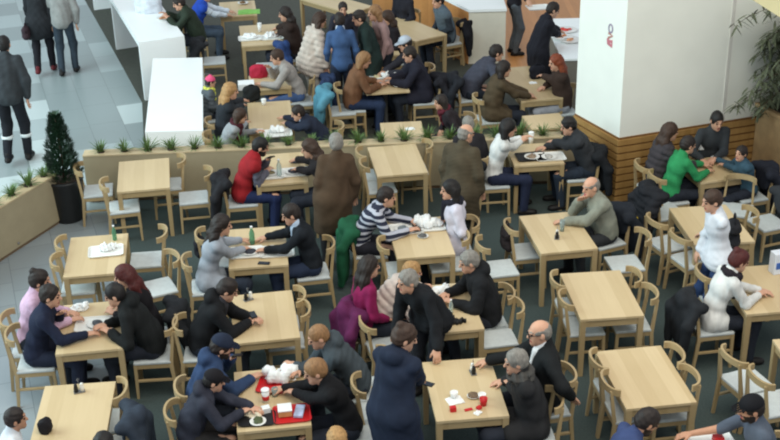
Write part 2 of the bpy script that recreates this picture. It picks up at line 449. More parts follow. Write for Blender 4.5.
    for i, sg in enumerate((-1, 1)):
        v.cone(hip[i], kn[i], .089, .072, .04); v.cone(kn[i], an[i]+np.array([0, 0, .0]), .072, .056, .04)
    v.cut(pel+d1*.1, d1)
    if bands:
        for i in (0, 1):
            c = an[i]+(kn[i]-an[i])*.62; g = MB(); g.lathe([(.078, -.022), (.08, 0), (.078, .022), (.06, .022), (.06, -.022)], c, 18); g.build('reflective_band', mat('reflective', (214, 220, 222), .4, 10, .03), body)
    v.folds(.003, 28, sd0+1, .5)
    V, Q = v.mesh(); addmesh('trousers', V, Q, legs if not isinstance(legs, tuple) else cloth(legs), body)
    for i, sg in enumerate((-1, 1)):
        a = an[i]; v = Vol(a-np.array([.12, .15, .12]), a+np.array([.12, .28, .1]), .011)
        v.ell(a+np.array([sg*.008, .045, -.05]), (.046, .13, .042), None, .02); v.ell(a+np.array([sg*.012, .12, -.056]), (.047, .06, .034), None, .03)
        v.cone(a+np.array([0, -.02, -.04]), a+np.array([0, -.005, .03]), .045, .044, .03)
        v.cut(a+np.array([0, 0, -.083]), (0, 0, -1)); V, Q = v.mesh(); addmesh('shoe', V, Q, cloth(shoes, .5), body)
    # ---- what is worn on top
    g = {'shirt': .012, 'sweater': .017, 'jacket': .026, 'coat': .03, 'puffer': .038, 'vest': .03}[topkind]
    arms_m = cloth(sleeves) if sleeves else None
    def do_arms(v, gg):
        for i, sg in enumerate((-1, 1)):
            v.cone(sh[i], el[i], .046+gg*.9, .041+gg*.8, .03)
            if shortsleeve: continue
            v.cone(el[i], wr[i]-hd[i]*.015, .043+gg*.9, .032+gg*.7, .02)
    v = Vol(lo, hi, ch); torso(v, g)
    if topkind in ('coat', 'jacket', 'puffer'): v.ell(wst+d2*.02, (.152*slim+g, .112+g, .24), TR, .06)
    if not arms_m: do_arms(v, g)
    else:
        for i in (0, 1): v.cone(nb-d3*.03, sh[i]+(el[i]-sh[i])*.1, .06+g, .055+g, .04)
    if collar: v.cone(nb-d3*.02-fw*.01, nb+ndir*(.02+collar)-fw*.012, .07+g*.5, .062+g*.4, .03)
    if hem > 0:
        for i, sg in enumerate((-1, 1)):
            if sit: v.cone(hip[i], hip[i]+(kn[i]-hip[i])*min(1, hem), .1+g, .09+g*.6, .06)
            else:
                e = hip[i]+(kn[i]-hip[i])*hem if hem <= 1 else kn[i]+(an[i]-kn[i])*(hem-1)
                v.cone(hip[i], e, .11+g, .105+g*.7, .12)
        if not sit: v.ell((hip[0]+hip[1])/2+np.array([0, 0, -.2*hem]), (.15+g, .12+g, .3*hem), None, .08); v.cut(pel+np.array([0, 0, -.06-.43*hem]), (0, 0, -1))
    else: v.cut(pel-d1*.10, -d1-np.array([0, .0, 0]))
    if hood:
        v.ell(nb-fw*.10+d3*.03, (.115, .07, .085), TR, .03); v.cone(nb-rt*.075+fw*.05, nb-rt*.06-fw*.06+d3*.03, .028, .04, .04); v.cone(nb+rt*.075+fw*.05, nb+rt*.06-fw*.06+d3*.03, .028, .04, .04)
    # leave the neck free in front
    v.ell(nb+ndir*.12+fw*.05, (.05, .05, .07), None, .02, '-')
    if topkind == 'puffer': v.ripple(.007, .085, d2); v.folds(.003, 30, sd0)
    else: v.folds(.0042 if topkind in ('jacket', 'coat') else .003, 24, sd0, .45)
    V, Q = v.mesh()
    tm = mat('stripe_%d' % sd0, stripes[0], .9, stripes[2], .1, kind='stripes', rgb2=stripes[1]) if stripes else cloth(top)
    topo = addmesh(topkind, V, Q, tm, body)
    if arms_m:
        v = Vol(lo, hi, ch); do_arms(v, .016); v.folds(.004, 30, sd0+3); V, Q = v.mesh(); addmesh('sleeves', V, Q, arms_m, topo)
    if shirt:
        v = Vol(nb-.2, nb+.25, .011)
        v.cone(nb-d3*.01, nb+ndir*.055, .078+g*.4, .07, .02); v.cone(nb+fw*(.10+g)-d3*.12, nb+fw*(.055+g)-d3*.0, .02, .03, .03)
        v.ell(nb+ndir*.14+fw*.05, (.045, .05, .07), None, .01, '-')
        V, Q = v.mesh(); addmesh('shirt_collar', V, Q, cloth(shirt), body)
    if scarf or fur:
        v = Vol(nb-.3, nb+.3, .012)
        for t in np.linspace(0, 2*pi, 13)[:-1]:
            a = nb+ndir*.03+rt*.085*cos(t)+fw*.075*sin(t); b = nb+ndir*.03+rt*.085*cos(t+.53)+fw*.075*sin(t+.53)
            v.cone(a, b, .036 if scarf else .05, None, .02)
        if scarf: v.cone(nb+fw*.10+rt*.02, nb+fw*.14-d3*.2+rt*.03, .04, .032, .03)
        v.folds(.006 if scarf else .011, 60, sd0); V, Q = v.mesh(); addmesh('scarf' if scarf else 'fur_collar', V, Q, cloth(scarf or fur), body)
    return body
# ------------------------------------------------------------------ furniture
WOOD = wood('table_wood', (203, 181, 144), .14, 'Y', .10)
CHW = wood('chair_wood', (172, 150, 113), .3, 'Y', .07)
PAD = mat('seat_pad', (196, 202, 203), .7, 25, .06)
WHITE = mat('white_paper', (236, 238, 238), .6, 20, .03)
CER = mat('white_ceramic', (232, 232, 228), .25, 10, .02)
RED = mat('red_plastic', (196, 34, 38), .4, 14, .08)
BLACK = mat('black_matter', (26, 26, 28), .5, 20, .1)
GREEN = mat('green_glass', (120, 176, 144), .15, 8, .1, alpha=.6)
CLEAR = mat('clear_glass', (215, 230, 228), .1, 8, .02, alpha=.7)
STEEL = mat('steel', (150, 150, 152), .3, 20, .05, metal=.8)
TB = {}
def tpt(n, lx, ly, z=.795):
    x, y, yaw, W, L = TB[n]; a = radians(yaw)
    return np.array([x+lx*cos(a)-ly*sin(a), y+lx*sin(a)+ly*cos(a), z])
def table(n, x, y, yaw, label, W=.70, L=1.047, name='dining_table', pedestal=False, group=None):
    TB[n] = (x, y, yaw, W, L)
    t = empty(name, (x, y, 0), radians(yaw)); tag(t, label, 'table', group)
    m = MB(); m.box((0, 0, .715), (W, L, .032), .004); m.build('tabletop', WOOD, t)
    if pedestal:
        m = MB(); m.lathe([(.24, 0), (.24, .015), (.05, .03), (.035, .06), (.035, .69), (.14, .695), (.14, .699)], n=24); m.build('pedestal', STEEL, t)
        return t
    m = MB()
    for sg in (-1, 1):
        m.box((0, sg*(L/2-.025), .66), (W-.12, .022, .078)); m.box((sg*(W/2-.025), 0, .66), (.022, L-.12, .078))
    m.build('apron', CHW, t)
    for a in (-1, 1):
        for b in (-1, 1):
            g = MB(); g.bar((a*(W/2-.032), b*(L/2-.032), .699), (a*(W/2-.032), b*(L/2-.032), 0), .062, .062, .05, .05); g.build('leg', CHW, t)
    return t
PROTO = {}
def chair_proto():
    r = empty('dining_chair')
    m = MB(); m.box((0, .005, .437), (.41, .40, .035), .014); m.build('seat', PAD, r)
    m = MB()
    m.box((0, .185, .395), (.36, .022, .05)); m.box((0, -.185, .395), (.34, .022, .05))
    for a in (-1, 1): m.box((a*.185, 0, .395), (.022, .36, .05))
    m.build('seat_frame', CHW, r)
    for a in (-1, 1):
        g = MB(); g.bar((a*.187, .185, .42), (a*.192, .195, 0), .036, .036, .028, .028); g.build('leg', CHW, r)
        g = MB(); g.bar((a*.187, -.195, .40), (a*.19, -.235, 0), .034, .042, .028, .03)
        g.bar((a*.187, -.195, .39), (a*.168, -.245, .80), .032, .040, .024, .028); lg = g.build('leg', CHW, r)
        g = MB(); g.bar((a*.19, .19, .22), (a*.19, -.212, .22), .02, .03); g.build('stretcher', CHW, lg)
    g = MB(); pts = [(.198*math.sin(t), -.155-.125*max(0, cos(t))**.8, .79+.012*cos(t)) for t in np.linspace(-1.55, 1.55, 17)]
    g.ribbon(pts, .07, .024); g.build('crest_rail', CHW, r)
    return r
def chair(x, y, face, label, group=None):
    """face: the direction in degrees a sitter would look"""
    rz = radians(face-90)
    if 'c' not in PROTO:
        c = PROTO['c'] = chair_proto(); c.location = (x, y, 0); c.rotation_euler = (0, 0, rz)
    else: c = dup(PROTO['c'], (x, y, 0), rz)
    for k in ('group',):
        if k in c: del c[k]
    return tag(c, label, 'chair', group)
def cpx(px, py, face, label, z=.45):
    q = P(px, py, z); return chair(q[0], q[1], face, label)
def cseat(n, side, off, label, gap=-.02, turn=0):
    W, L = TB[n][3:]; yaw = TB[n][2]
    if side == 'L': p, f = tpt(n, -W/2-gap, off), yaw
    elif side == 'R': p, f = tpt(n, W/2+gap, off), yaw+180
    elif side == 'N': p, f = tpt(n, off, -L/2-gap), yaw+90
    else: p, f = tpt(n, off, L/2+gap), yaw-90
    return chair(p[0], p[1], f+turn, label)
def sitter(label, face, head, chair_label=None, back=.0, **k):
    """a seated person and the chair underneath"""
    b = person(None, face, label, head=head, pose='sit', **k)
    if chair_label == 'stool':
        r = empty('bar_stool', (b.location[0], b.location[1], 0)); tag(r, 'round bar stool of the green jacket man at long counter', 'stool')
        m = MB(); m.lathe([(.02, .60), (.18, .605), (.19, .63), (.17, .65), (.01, .65)], n=24); m.build('seat', BLACK, r)
        m = MB(); m.lathe([(.2, 0), (.2, .012), (.03, .03), (.026, .6)], n=20); m.build('pedestal', STEEL, r)
        m = MB(); m.tube([(.15*cos(t), .15*math.sin(t), .25) for t in np.linspace(0, 2*pi, 17)], .01, 6); m.tube([(-.15, 0, .25), (.15, 0, .25)], .008, 6); m.build('foot_ring', STEEL, r)
    elif chair_label:
        a = radians(face); chair(b.location[0]-back*cos(a), b.location[1]-back*sin(a), face, chair_label)
    return b
# ---- table things
def tray(p, rz, label, m=None, w=.42, d=.31, group=None):
    o = MB(); w2, d2 = w/2, d/2
    def rr(s, k=5):
        r = .04; out = []
        for cx, cy, a0 in ((w2*s-r, d2*s-r, 0), (-w2*s+r, d2*s-r, 90), (-w2*s+r, -d2*s+r, 180), (w2*s-r, -d2*s+r, 270)):
            out += [(cx+r*cos(radians(a0+90*i/k)), cy+r*sin(radians(a0+90*i/k))) for i in range(k+1)]
        return out
    rings = [[(x, y, z) for x, y in rr(s)] for s, z in ((.9, 0), (1, .022), (.97, .022), (.88, .006))]
    n = len(rings[0]); vs = [Vector(v) for r in rings for v in r]
    fs = [(k*n+i, k*n+(i+1) % n, (k+1)*n+(i+1) % n, (k+1)*n+i) for k in range(3) for i in range(n)]+[tuple(reversed(range(n))), tuple(3*n+i for i in range(n))]
    o._new(vs, fs); t = o.build('food_tray', m or CER, None, (p[0], p[1], .732), radians(rz)); return tag(t, label, 'tray', group)
def on(p, z=.732): return (p[0], p[1], z)
def plate(p, label, z=.74, r=.11, food=(120, 90, 60), seed=1):
    t = MB(); t.lathe([(r*.6, 0), (r, .018), (r*.97, .02), (r*.6, .007), (.005, .007)], n=24); o = t.build('plate', CER, None, on(p, z))
    v = Vol((-.1, -.1, -.02), (.1, .1, .08), .009); rg = np.random.RandomState(seed)
    for i in range(7):
        a, q = rg.rand()*6.28, rg.rand()*r*.42; v.ell((q*cos(a), q*sin(a), .016), (.03+.015*rg.rand(), .026, .018), None, .02)
    v.folds(.004, 90, seed); V, Q = v.mesh(); addmesh('food', V, Q, mat('food_%d_%d_%d' % food, food, .6, 40, .4, .3), o)
    return tag(o, label, 'plate')
def bottle(p, label, m=GREEN, h=.24, z=.732):
    s = h/.24; t = MB(); t.lathe([(.001, 0), (.031*s, .002), (.033*s, .02*s), (.033*s, .14*s), (.026*s, .17*s), (.0135*s, .2*s), (.0135*s, .228*s)], n=18)
    o = t.build('bottle', m, None, on(p, z)); c = MB(); c.lathe([(.016*s, .222*s), (.016*s, .24*s), (.012*s, .241*s)], n=14); c.build('cap', WHITE, o)
    return tag(o, label, 'bottle')
def cup(p, label, m=WHITE, h=.11, z=.732, lid=True, r=.04, band=None):
    t = MB(); t.lathe([(.72*r, 0), (r, h), (r*.93, h), (.66*r, .006)], n=20); o = t.build('paper_cup', m, None, on(p, z))
    if lid: c = MB(); c.lathe([(r*1.06, h-.004), (r*1.06, h+.006), (r*.85, h+.012), (.01, h+.012)], n=20); c.build('lid', WHITE, o)
    if band: c = MB(); c.lathe([(.795*r+.001, .03), (.93*r+.001, .08), (.9*r, .08), (.77*r, .03)], n=20); c.build('band', band, o)
    return tag(o, label, 'cup')
def glass(p, label, h=.13, r=.033):
    t = MB(); t.lathe([(.8*r, 0), (r, h), (r*.9, h), (.7*r, .01)], n=18); return tag(t.build('drinking_glass', CLEAR, None, on(p)), label, 'glass')
def paper(p, label, size=(.3, .2, .06), rz=0, seed=1, m=None, name='paper_wrap', cat='wrapping paper', z=.732):
    v = Vol((-size[0]*.7, -size[1]*.7, -.02), (size[0]*.7, size[1]*.7, size[2]*2), max(.008, size[0]/26)); rg = np.random.RandomState(seed)
    for i in range(9):
        c = ((rg.rand()-.5)*size[0]*.7, (rg.rand()-.5)*size[1]*.7, size[2]*(.2+.4*rg.rand()))
        A = rg.normal(size=(3, 3)); q, _ = np.linalg.qr(A); v.ell(c, (size[0]*.2, size[1]*.2, size[2]*.35), q, .012)
    v.ell((0, 0, .006), (size[0]*.45, size[1]*.45, .012), None, .01); v.folds(.006, 80, seed); v.cut((0, 0, 0), (0, 0, -1))
    V, Q = v.mesh(); o = addmesh(name, V, Q, m or WHITE, None, None, on(p, z), radians(rz)); return tag(o, label, cat)
def napkin(p, label, rz=0, size=(.16, .12), m=None, z=.732, name='paper_napkin', cat='napkin'):
    t = MB(); n = 6; vs = []; rg = random.Random(int(p[0]*999)); fs = []
    for k in (0, 1):
        for i in range(n+1):
            for j in range(n+1): vs.append(Vector((size[0]*(i/n-.5), size[1]*(j/n-.5), .002+.014*rg.random()*(1 if 0 < i < n else .3)+.004*k if k == 0 else 0)))
    for k in range(2):
        nn = (n+1)**2
        for i in range(n):
            for j in range(n):
                q = [k*nn+i*(n+1)+j, k*nn+(i+1)*(n+1)+j, k*nn+(i+1)*(n+1)+j+1, k*nn+i*(n+1)+j+1]; fs.append(tuple(q if k == 0 else q[::-1]))
    N1 = (n+1)**2; rim = [(i, 0) for i in range(n)]+[(n, j) for j in range(n)]+[(i, n) for i in range(n, 0, -1)]+[(0, j) for j in range(n, 0, -1)]
    for a, b in zip(rim, rim[1:]+rim[:1]):
        ia, ib = a[0]*(n+1)+a[1], b[0]*(n+1)+b[1]; fs.append((ib, ia, N1+ia, N1+ib))
    t._new(vs, fs); return tag(t.build(name, m or WHITE, None, on(p, z), radians(rz)), label, cat)
def shakers(p, label, rz=0):
    r = empty('condiment_stand', on(p), radians(rz)); m = MB(); m.box((0, 0, .006), (.11, .06, .012), .004)
    m.tube([(0, 0, .01), (0, 0, .13), (.012, 0, .145), (0, 0, .158), (-.012, 0, .145), (0, 0, .13)], .004, 6); m.build('rack', STEEL, r)
    for sg, mm in ((-1, BLACK), (1, CER)):
        g = MB(); g.lathe([(.021, .012), (.023, .05), (.017, .075), (.017, .078), (.019, .08), (.015, .095), (.002, .1)], (sg*.03, 0, 0), 14); g.build('shaker', [mm], r)
    return tag(r, label, 'condiment stand')
def phone(p, label, rz=0, z=.732, size=(.07, .14)):
    t = MB(); t.box((0, 0, .005), (size[0], size[1], .009), .003); o = t.build('phone', BLACK, None, on(p, z), radians(rz))
    g = MB(); g.box((0, 0, .0102), (size[0]*.88, size[1]*.85, .001)); g.build('screen', mat('dark_screen', (34, 40, 50), .15, 5, .1), o); return tag(o, label, 'phone')
def boxy(p, label, size, m, name, cat, rz=0, z=.732, bev=.006, lidm=None):
    t = MB(); t.box((0, 0, size[2]/2), size, bev); o = t.build(name, m, None, on(p, z), radians(rz))
    if lidm: g = MB(); g.box((0, 0, size[2]+.006), (size[0]*1.04, size[1]*1.04, .014), .004); g.build('lid', lidm, o)
    return tag(o, label, cat)
# ---- soft things
def jacket(x, y, face, label, rgb, puffer=False, length=.5, hood=True, name='jacket', lift=0., low=None, trim=None):
    """a jacket hung over the back of a chair at (x, y) facing face"""
    v = Vol((-.42, -.55, .0), (.42, .12, 1.0), .014); g = .015 if puffer else 0
    v.cone((-.2, -.18, .785), (-.1, -.255, .79), .062+g, .066+g, .04); v.cone((-.1, -.255, .79), (.1, -.255, .79), .07+g, None, .04); v.cone((.1, -.255, .79), (.2, -.18, .785), .066+g, .062+g, .04)
    v.ell((0, -.34, .80-length*.5), (.22+g, .075+g, length*.52), None, .05); v.ell((0, -.20, .66), (.19, .035, .15), None, .04)
    for sg in (-1, 1):
        v.cone((sg*.19, -.25, .77), (sg*.24, -.36, .60), .062+g, .06+g, .05); v.cone((sg*.24, -.36, .60), (sg*.2, -.39, .80-length*.95), .06+g, .05+g, .05)
    if hood: v.ell((0, -.34, .80), (.12, .07, .09), None, .04)
    if puffer: v.ripple(.007, .085); v.folds(.004, 30, int(abs(x*99)))
    else: v.folds(.0055, 20, int(abs(x*97+y*31)), .4)
    V, Q = v.mesh(); o = addmesh(name, V, Q, cloth(rgb), None, None, (x, y, lift), radians(face-90))
    if trim:
        m = MB(); m.ribbon([(-.03, -.425-g, .70), (-.035, -.435-g, .5), (-.03, -.42-g, .34)], .1, .012, (1, 0, 0)); m.build('yellow_panel' if trim[0] > 150 and trim[2] < 90 else 'panel', cloth(trim), o)
    return tag(o, label, name.replace('_', ' '))
def bag(p, label, rgb, size=(.3, .14, .26), rz=0, strap=True, name='handbag', cat='bag', z=0.):
    v = Vol((-size[0]*.8, -size[1]*1.1, -.04), (size[0]*.8, size[1]*1.1, size[2]*1.4), .013)
    for a in (-1, 1):
        for b in (-1, 1): v.cone((a*size[0]*.3, 0, size[2]*(.5+.28*b)), (0, 0, size[2]*(.5+.22*b)), size[1]*.42, size[1]*.5, .06)
    v.ell((0, size[1]*.38, size[2]*.36), (size[0]*.3, size[1]*.22, size[2]*.24), None, .03); v.folds(.004, 40, int(size[0]*999))
    V, Q = v.mesh(); o = addmesh(name, V, Q, cloth(rgb), None, None, (p[0], p[1], z), radians(rz))
    if strap:
        m = MB(); m.tube([(-size[0]*.28, 0, size[2]*.85)]+[(-size[0]*.28*cos(t), 0, size[2]*(.9+.35*sin(t))) for t in np.linspace(0, pi, 9)]+[(size[0]*.28, 0, size[2]*.85)], .011, 6); m.build('strap', cloth(tuple(max(0, c-8) for c in rgb)), o)
    return tag(o, label, cat)
# ---- plants
def leaf(bm_, a, d, L, w, n=4, droop=.5):
    d = Vector(d).normalized(); sd = d.cross(Vector((0, 0, 1)));
    if sd.length < 1e-3: sd = Vector((1, 0, 0))
    sd.normalize(); p = Vector(a); vs = []
    for i in range(n+1):
        t = i/n; ww = w*math.sin(pi*(.12+.86*t)); vs += [p-sd*ww/2, p+sd*ww/2]
        dd = (d+Vector((0, 0, -droop*t*1.6))).normalized(); p = p+dd*L/n
    bm_._new(vs, [(2*i, 2*i+1, 2*i+3, 2*i+2) for i in range(n)], True)
LEAF = mat('leaf_green', (92, 118, 66), .5, 30, .35); LEAFD = mat('leaf_dark', (38, 66, 46), .5, 30, .35); LEAFO = mat('leaf_olive', (92, 98, 76), .55, 20, .3)
GR = {}
def tuft(p, label, group, k):
    r = random.Random(k % 4)
    if k % 4 not in GR:
        m = MB()
        for i in range(60):
            a = r.random()*6.28; e = .35+r.random()*1.1
            leaf(m, (.03*cos(a)*r.random(), .03*sin(a)*r.random(), 0), (cos(a)*cos(e), sin(a)*cos(e), math.sin(e)), .13+.10*r.random(), .015, 4, .4)
        o = m.build('grass_plant', LEAF, None, p); GR[k % 4] = o
        s = MB(); s.lathe([(.045, -.06), (.055, .012), (.048, .014), (.01, .01)], n=12); s.build('soil_plug', mat('soil', (60, 48, 40), .9, 40, .3), o)
    else: o = dup(GR[k % 4], p, r.random()*3+k)
    sc = .85+.35*random.Random(k).random(); o.scale = (sc, sc, sc)
    return tag(o, label, 'plant', group)
# ------------------------------------------------------------------ the place
def struct(o): o['kind'] = 'structure'; return o
def tiles(name, c1, c2, c3, size, rot, rough=.35):
    m = bpy.data.materials.new(name); m.use_nodes = True; nt = m.node_tree; N = nt.nodes; L = nt.links; b = N['Principled BSDF']
    b.inputs['Roughness'].default_value = rough
    tc = N.new('ShaderNodeTexCoord'); mp = N.new('ShaderNodeMapping'); mp.inputs['Rotation'].default_value = (0, 0, radians(rot)); L.new(tc.outputs['Object'], mp.inputs[0])
    sp = N.new('ShaderNodeSeparateXYZ'); L.new(mp.outputs[0], sp.inputs[0])
    def mth(op, a, bb=None, cc=None):
        n = N.new('ShaderNodeMath'); n.operation = op
        for i, v in enumerate((a, bb, cc)):
            if v is None: continue
            if isinstance(v, (int, float)): n.inputs[i].default_value = v
            else: L.new(v, n.inputs[i])
        return n.outputs[0]
    u = mth('DIVIDE', sp.outputs[0], size[0]); cu = mth('FLOOR', u)
    # every column of tiles is shifted by its own amount
    w1 = N.new('ShaderNodeTexWhiteNoise'); w1.noise_dimensions = '1D'; L.new(cu, w1.inputs['W'])
    v = mth('ADD', mth('DIVIDE', sp.outputs[1], size[1]), w1.outputs['Value']); cv = mth('FLOOR', v)
    w2 = N.new('ShaderNodeTexWhiteNoise'); w2.noise_dimensions = '2D'; cb = N.new('ShaderNodeCombineXYZ'); L.new(cu, cb.inputs[0]); L.new(cv, cb.inputs[1]); L.new(cb.outputs[0], w2.inputs['Vector'])
    rp = N.new('ShaderNodeValToRGB'); rp.color_ramp.interpolation = 'CONSTANT'; L.new(w2.outputs['Value'], rp.inputs[0])
    e = rp.color_ramp.elements; e[0].color = (*lin([x/255 for x in c1]), 1); e[1].position = .55; e[1].color = (*lin([x/255 for x in c2]), 1)
    q = e.new(.84); q.color = (*lin([x/255 for x in c3]), 1)
    fu = mth('MINIMUM', mth('FRACT', u), mth('SUBTRACT', 1., mth('FRACT', u))); fv = mth('MINIMUM', mth('FRACT', v), mth('SUBTRACT', 1., mth('FRACT', v)))
    gr = mth('LESS_THAN', mth('MINIMUM', mth('MULTIPLY', fu, size[0]), mth('MULTIPLY', fv, size[1])), .004)
    mx = N.new('ShaderNodeMix'); mx.data_type = 'RGBA'; L.new(gr, mx.inputs[0]); L.new(rp.outputs[0], mx.inputs[6]); mx.inputs[7].default_value = (*lin([x*.8/255 for x in c1]), 1)
    L.new(mx.outputs[2], b.inputs['Base Color']); return m
MALL = tiles('mall_tile', (146, 158, 159), (170, 183, 184), (192, 204, 204), (.55, .95), -19)
STRIP = tiles('light_tile', (140, 149, 154), (146, 155, 160), (150, 158, 164), (.6, .6), -19)
CARPET = mat('carpet', (68, 78, 77), .95, 45, .14, .1, spec=.1)
CARPET2 = mat('dark_floor', (74, 76, 68), .7, 14, .16)
PLAS = mat('white_plaster', (236, 238, 230), .8, 3, .02)
CREAM = mat('cream_wall', (222, 217, 202), .8, 4, .05)
SLAT = wood('slat_wood', (164, 128, 78), .05, 'Y', .14)
TANW = mat('tan_laminate', (164, 152, 126), .6, 5, .05)
GLOSS = mat('gloss_white', (246, 249, 249), .25, 3, .01)
WFLOOR = wood('wood_floor', (200, 140, 84), .12, 'Y', .16)
xy = lambda px, py, z=0.: tuple(P(px, py, z)[:2])

# floors: mall tiles everywhere below, the carpets lie on them
m = MB(); m.prism([(-16, 5), (14, 5), (14, 34), (-16, 34)], -.2, -.012); struct(m.build('floor', MALL))
m = MB(); m.prism([xy(113, 214), xy(127, 470), (-3.2, 5.5), (8.5, 5.5), (8.5, 18), (3.4, 18), (2.6, 16.75), (-3.6, 16.55)], -.011, 0.); struct(m.build('floor_carpet', CARPET))
m = MB(); m.prism([(-4.9, 16.0), xy(113, 214), xy(127, 470), (-3.2, 5.5), (-8.0, 5.5), (-8.0, 9.5)], -.011, -.001); struct(m.build('floor_strip', STRIP))
m = MB(); m.prism([(-3.55, 16.62), (2.7, 16.8), (2.7, 19), (9, 22), (9, 32), (-8.4, 32), xy(114, 51), xy(142, 102)], -.011, -.002); struct(m.build('floor_upper', CARPET2))
m = MB(); m.prism([xy(505, 74), xy(545, 74), (3.3, 20.5), (5.5, 30), (2.6, 30)], -.005, .004); struct(m.build('floor_wood', WFLOOR))

# corner pillar with the slatted wooden foot, and the long wall that runs on to the right
a20 = radians(18.7); eR = np.array([cos(a20), math.sin(a20)]); aL = radians(115.8); eL = np.array([cos(aL), math.sin(aL)])
M0 = np.array([3.20, 16.03]); L0 = M0+eL*1.08; R0 = M0+eR*2.36
HT = 1.0
def quad(a, b, t): # wall block: a->b front, thickness t away from the camera
    d = (b-a)/np.linalg.norm(b-a); n = np.array([-d[1], d[0]]); return [tuple(a), tuple(b), tuple(b+n*t), tuple(a+n*t)]
core = [tuple(M0), tuple(R0+eR*.6), tuple(R0+eR*.6+eL*1.0), tuple(L0)]
m = MB(); m.prism(core, 0, 4.6); struct(m.build('wall_right', PLAS))
# slats
m = MB(); ns = 9
for i in range(ns):
    z0 = .03+i*(HT-.03)/ns; z1 = z0+(HT-.03)/ns-.028
    nL = np.array([-math.sin(aL), cos(aL)]); nR = np.array([math.sin(a20), -cos(a20)])
    o_, k_ = .035, .004
    def corner(o): # offset corner
        return M0+nR*o+nL*o*1.0
    c = corner(o_)
    m.prism([tuple(c), tuple(L0+nL*o_), tuple(L0+nL*k_), tuple(corner(k_))], z0, z1)
    m.prism([tuple(c), tuple(corner(k_)), tuple(R0+nR*k_), tuple(R0+nR*o_)], z0, z1)
struct(m.build('trim_1', SLAT))
m = MB(); m.prism([tuple(corner(.012)), tuple(L0+nL*.012), tuple(L0), tuple(M0), tuple(R0), tuple(R0+nR*.012)], 0, HT); struct(m.build('trim_2', mat('slat_backing_board', (120, 84, 46), .7, 10, .1)))  # darker brown backing board seen between the slats
q = M0+eR*1.62; m = MB(); m.prism([tuple(q+nR*.012), tuple(q+eR*.05+nR*.012), tuple(q+eR*.05), tuple(q)], HT, 4.6); struct(m.build('trim_3', mat('seam_strip', (214, 212, 206), .6, 5, .03)))
# emblem on the pillar's left face: a ring over two crossing strokes
ec = P(611, 27, 2.2); 
def onface(px, py):   # where the sight line meets the left face of the pillar
    lo, hi = .5, 4.5
    f = lambda z: (P(px, py, z)[:2]-M0)@nL
    for _ in range(50):
        mid = (lo+hi)/2
        if f(lo)*f(mid) <= 0: hi = mid
        else: lo = mid
    return P(px, py, lo)
eroot = onface(610.5, 36); er = empty('wall_emblem', tuple(eroot+np.array([*nL, 0])*.002), math.atan2(eL[1], eL[0])); tag(er, 'small faded red and grey emblem on white pillar face', 'emblem'); er.scale = (.62, 1, .66)
def emb(pts, name, m_, w=.03): # local x along -eL
    g = MB(); g.ribbon([Vector((x, .0, z)) for x, z in pts], .012, w, (0, 1, 0)); g.build(name, m_, er)
EG = mat('emblem_grey', (150, 140, 160), .5, 10, .05); ERD = mat('emblem_red', (196, 120, 130), .5, 10, .08)
emb([(.07*cos(t), .16+.085*math.sin(t)) for t in np.linspace(0, 2*pi, 17)], 'ring', EG, .035)
emb([(.07, .05), (-.08, .02), (.08, -.06)], 'stroke', mat('emblem_brown', (180, 130, 120), .5, 10, .05), .05)
emb([(.08, -.07), (.07, -.17), (-.07, -.20), (-.07, -.10), (.05, -.13)], 'lower_mark', ERD, .07)

# low planter walls
PH = .74
bl = [np.array([-5.16, 14.63]), np.array([-4.60, 15.83])]; d0 = (bl[1]-bl[0])/np.linalg.norm(bl[1]-bl[0]); bl[0] = bl[0]-d0*5
def planter(name, a, b, label, t=.2):
    d = (b-a)/np.linalg.norm(b-a); n = np.array([-d[1], d[0]]); r = empty(name, (*((a+b)/2), 0)); tag(r, label, 'planter')
    f = lambda pts: [tuple(np.array(p)-(a+b)/2) for p in pts]
    m = MB(); m.prism(f(quad(a, b, t)), .05, PH-.02); m.build('panel', TANW, r)
    m = MB(); m.prism(f(quad(a+n*.02, b+n*.02, t-.04)), 0, .05); m.build('plinth', mat('plinth_brown', (120, 100, 80), .7, 10, .1), r)
    m = MB(); m.prism(f(quad(a-n*.008, b-n*.008, t+.016)), PH-.02, PH); m.build('top_edge', mat('tan_edge', (206, 186, 150), .5, 8, .05), r)
    m = MB()
    L_ = np.linalg.norm(b-a)
    for i in range(int(L_/1.2)):
        c = a+d*(.6+1.2*i)-(a+b)/2-n*.008
        m.lathe([(.018, -.006), (.018, .004), (.01, .008)], (c[0], c[1], .11), 10, M=Matrix.Rotation(math.atan2(d[1], d[0]), 3, 'Z') @ Matrix.Rotation(pi/2, 3, 'X'))
    m.build('fixing', STEEL, r)
    return a, b, d, n
A = planter('planter_wall', bl[0], bl[1], 'tan low planter wall running diagonally along the left mall walkway')
B = planter('planter_wall', np.array([-4.36, 16.47]), np.array([2.72, 16.76]), 'long tan low planter wall between the two dining areas')
k = 0
for (a, b, d, n), s0, lab in ((A, .12, 'small green grass plant on the left diagonal planter wall'), (B, .14, 'small green grass plant on the long planter wall between dining areas')):
    L_ = np.linalg.norm(b-a); s = s0
    while s < L_-.05:
        p = b-d*s+n*.1; k += 1; tuft((p[0], p[1], PH), lab, 'grass plants on the '+('left' if lab.endswith('left diagonal planter wall') else 'long')+' planter wall', k); s += .335
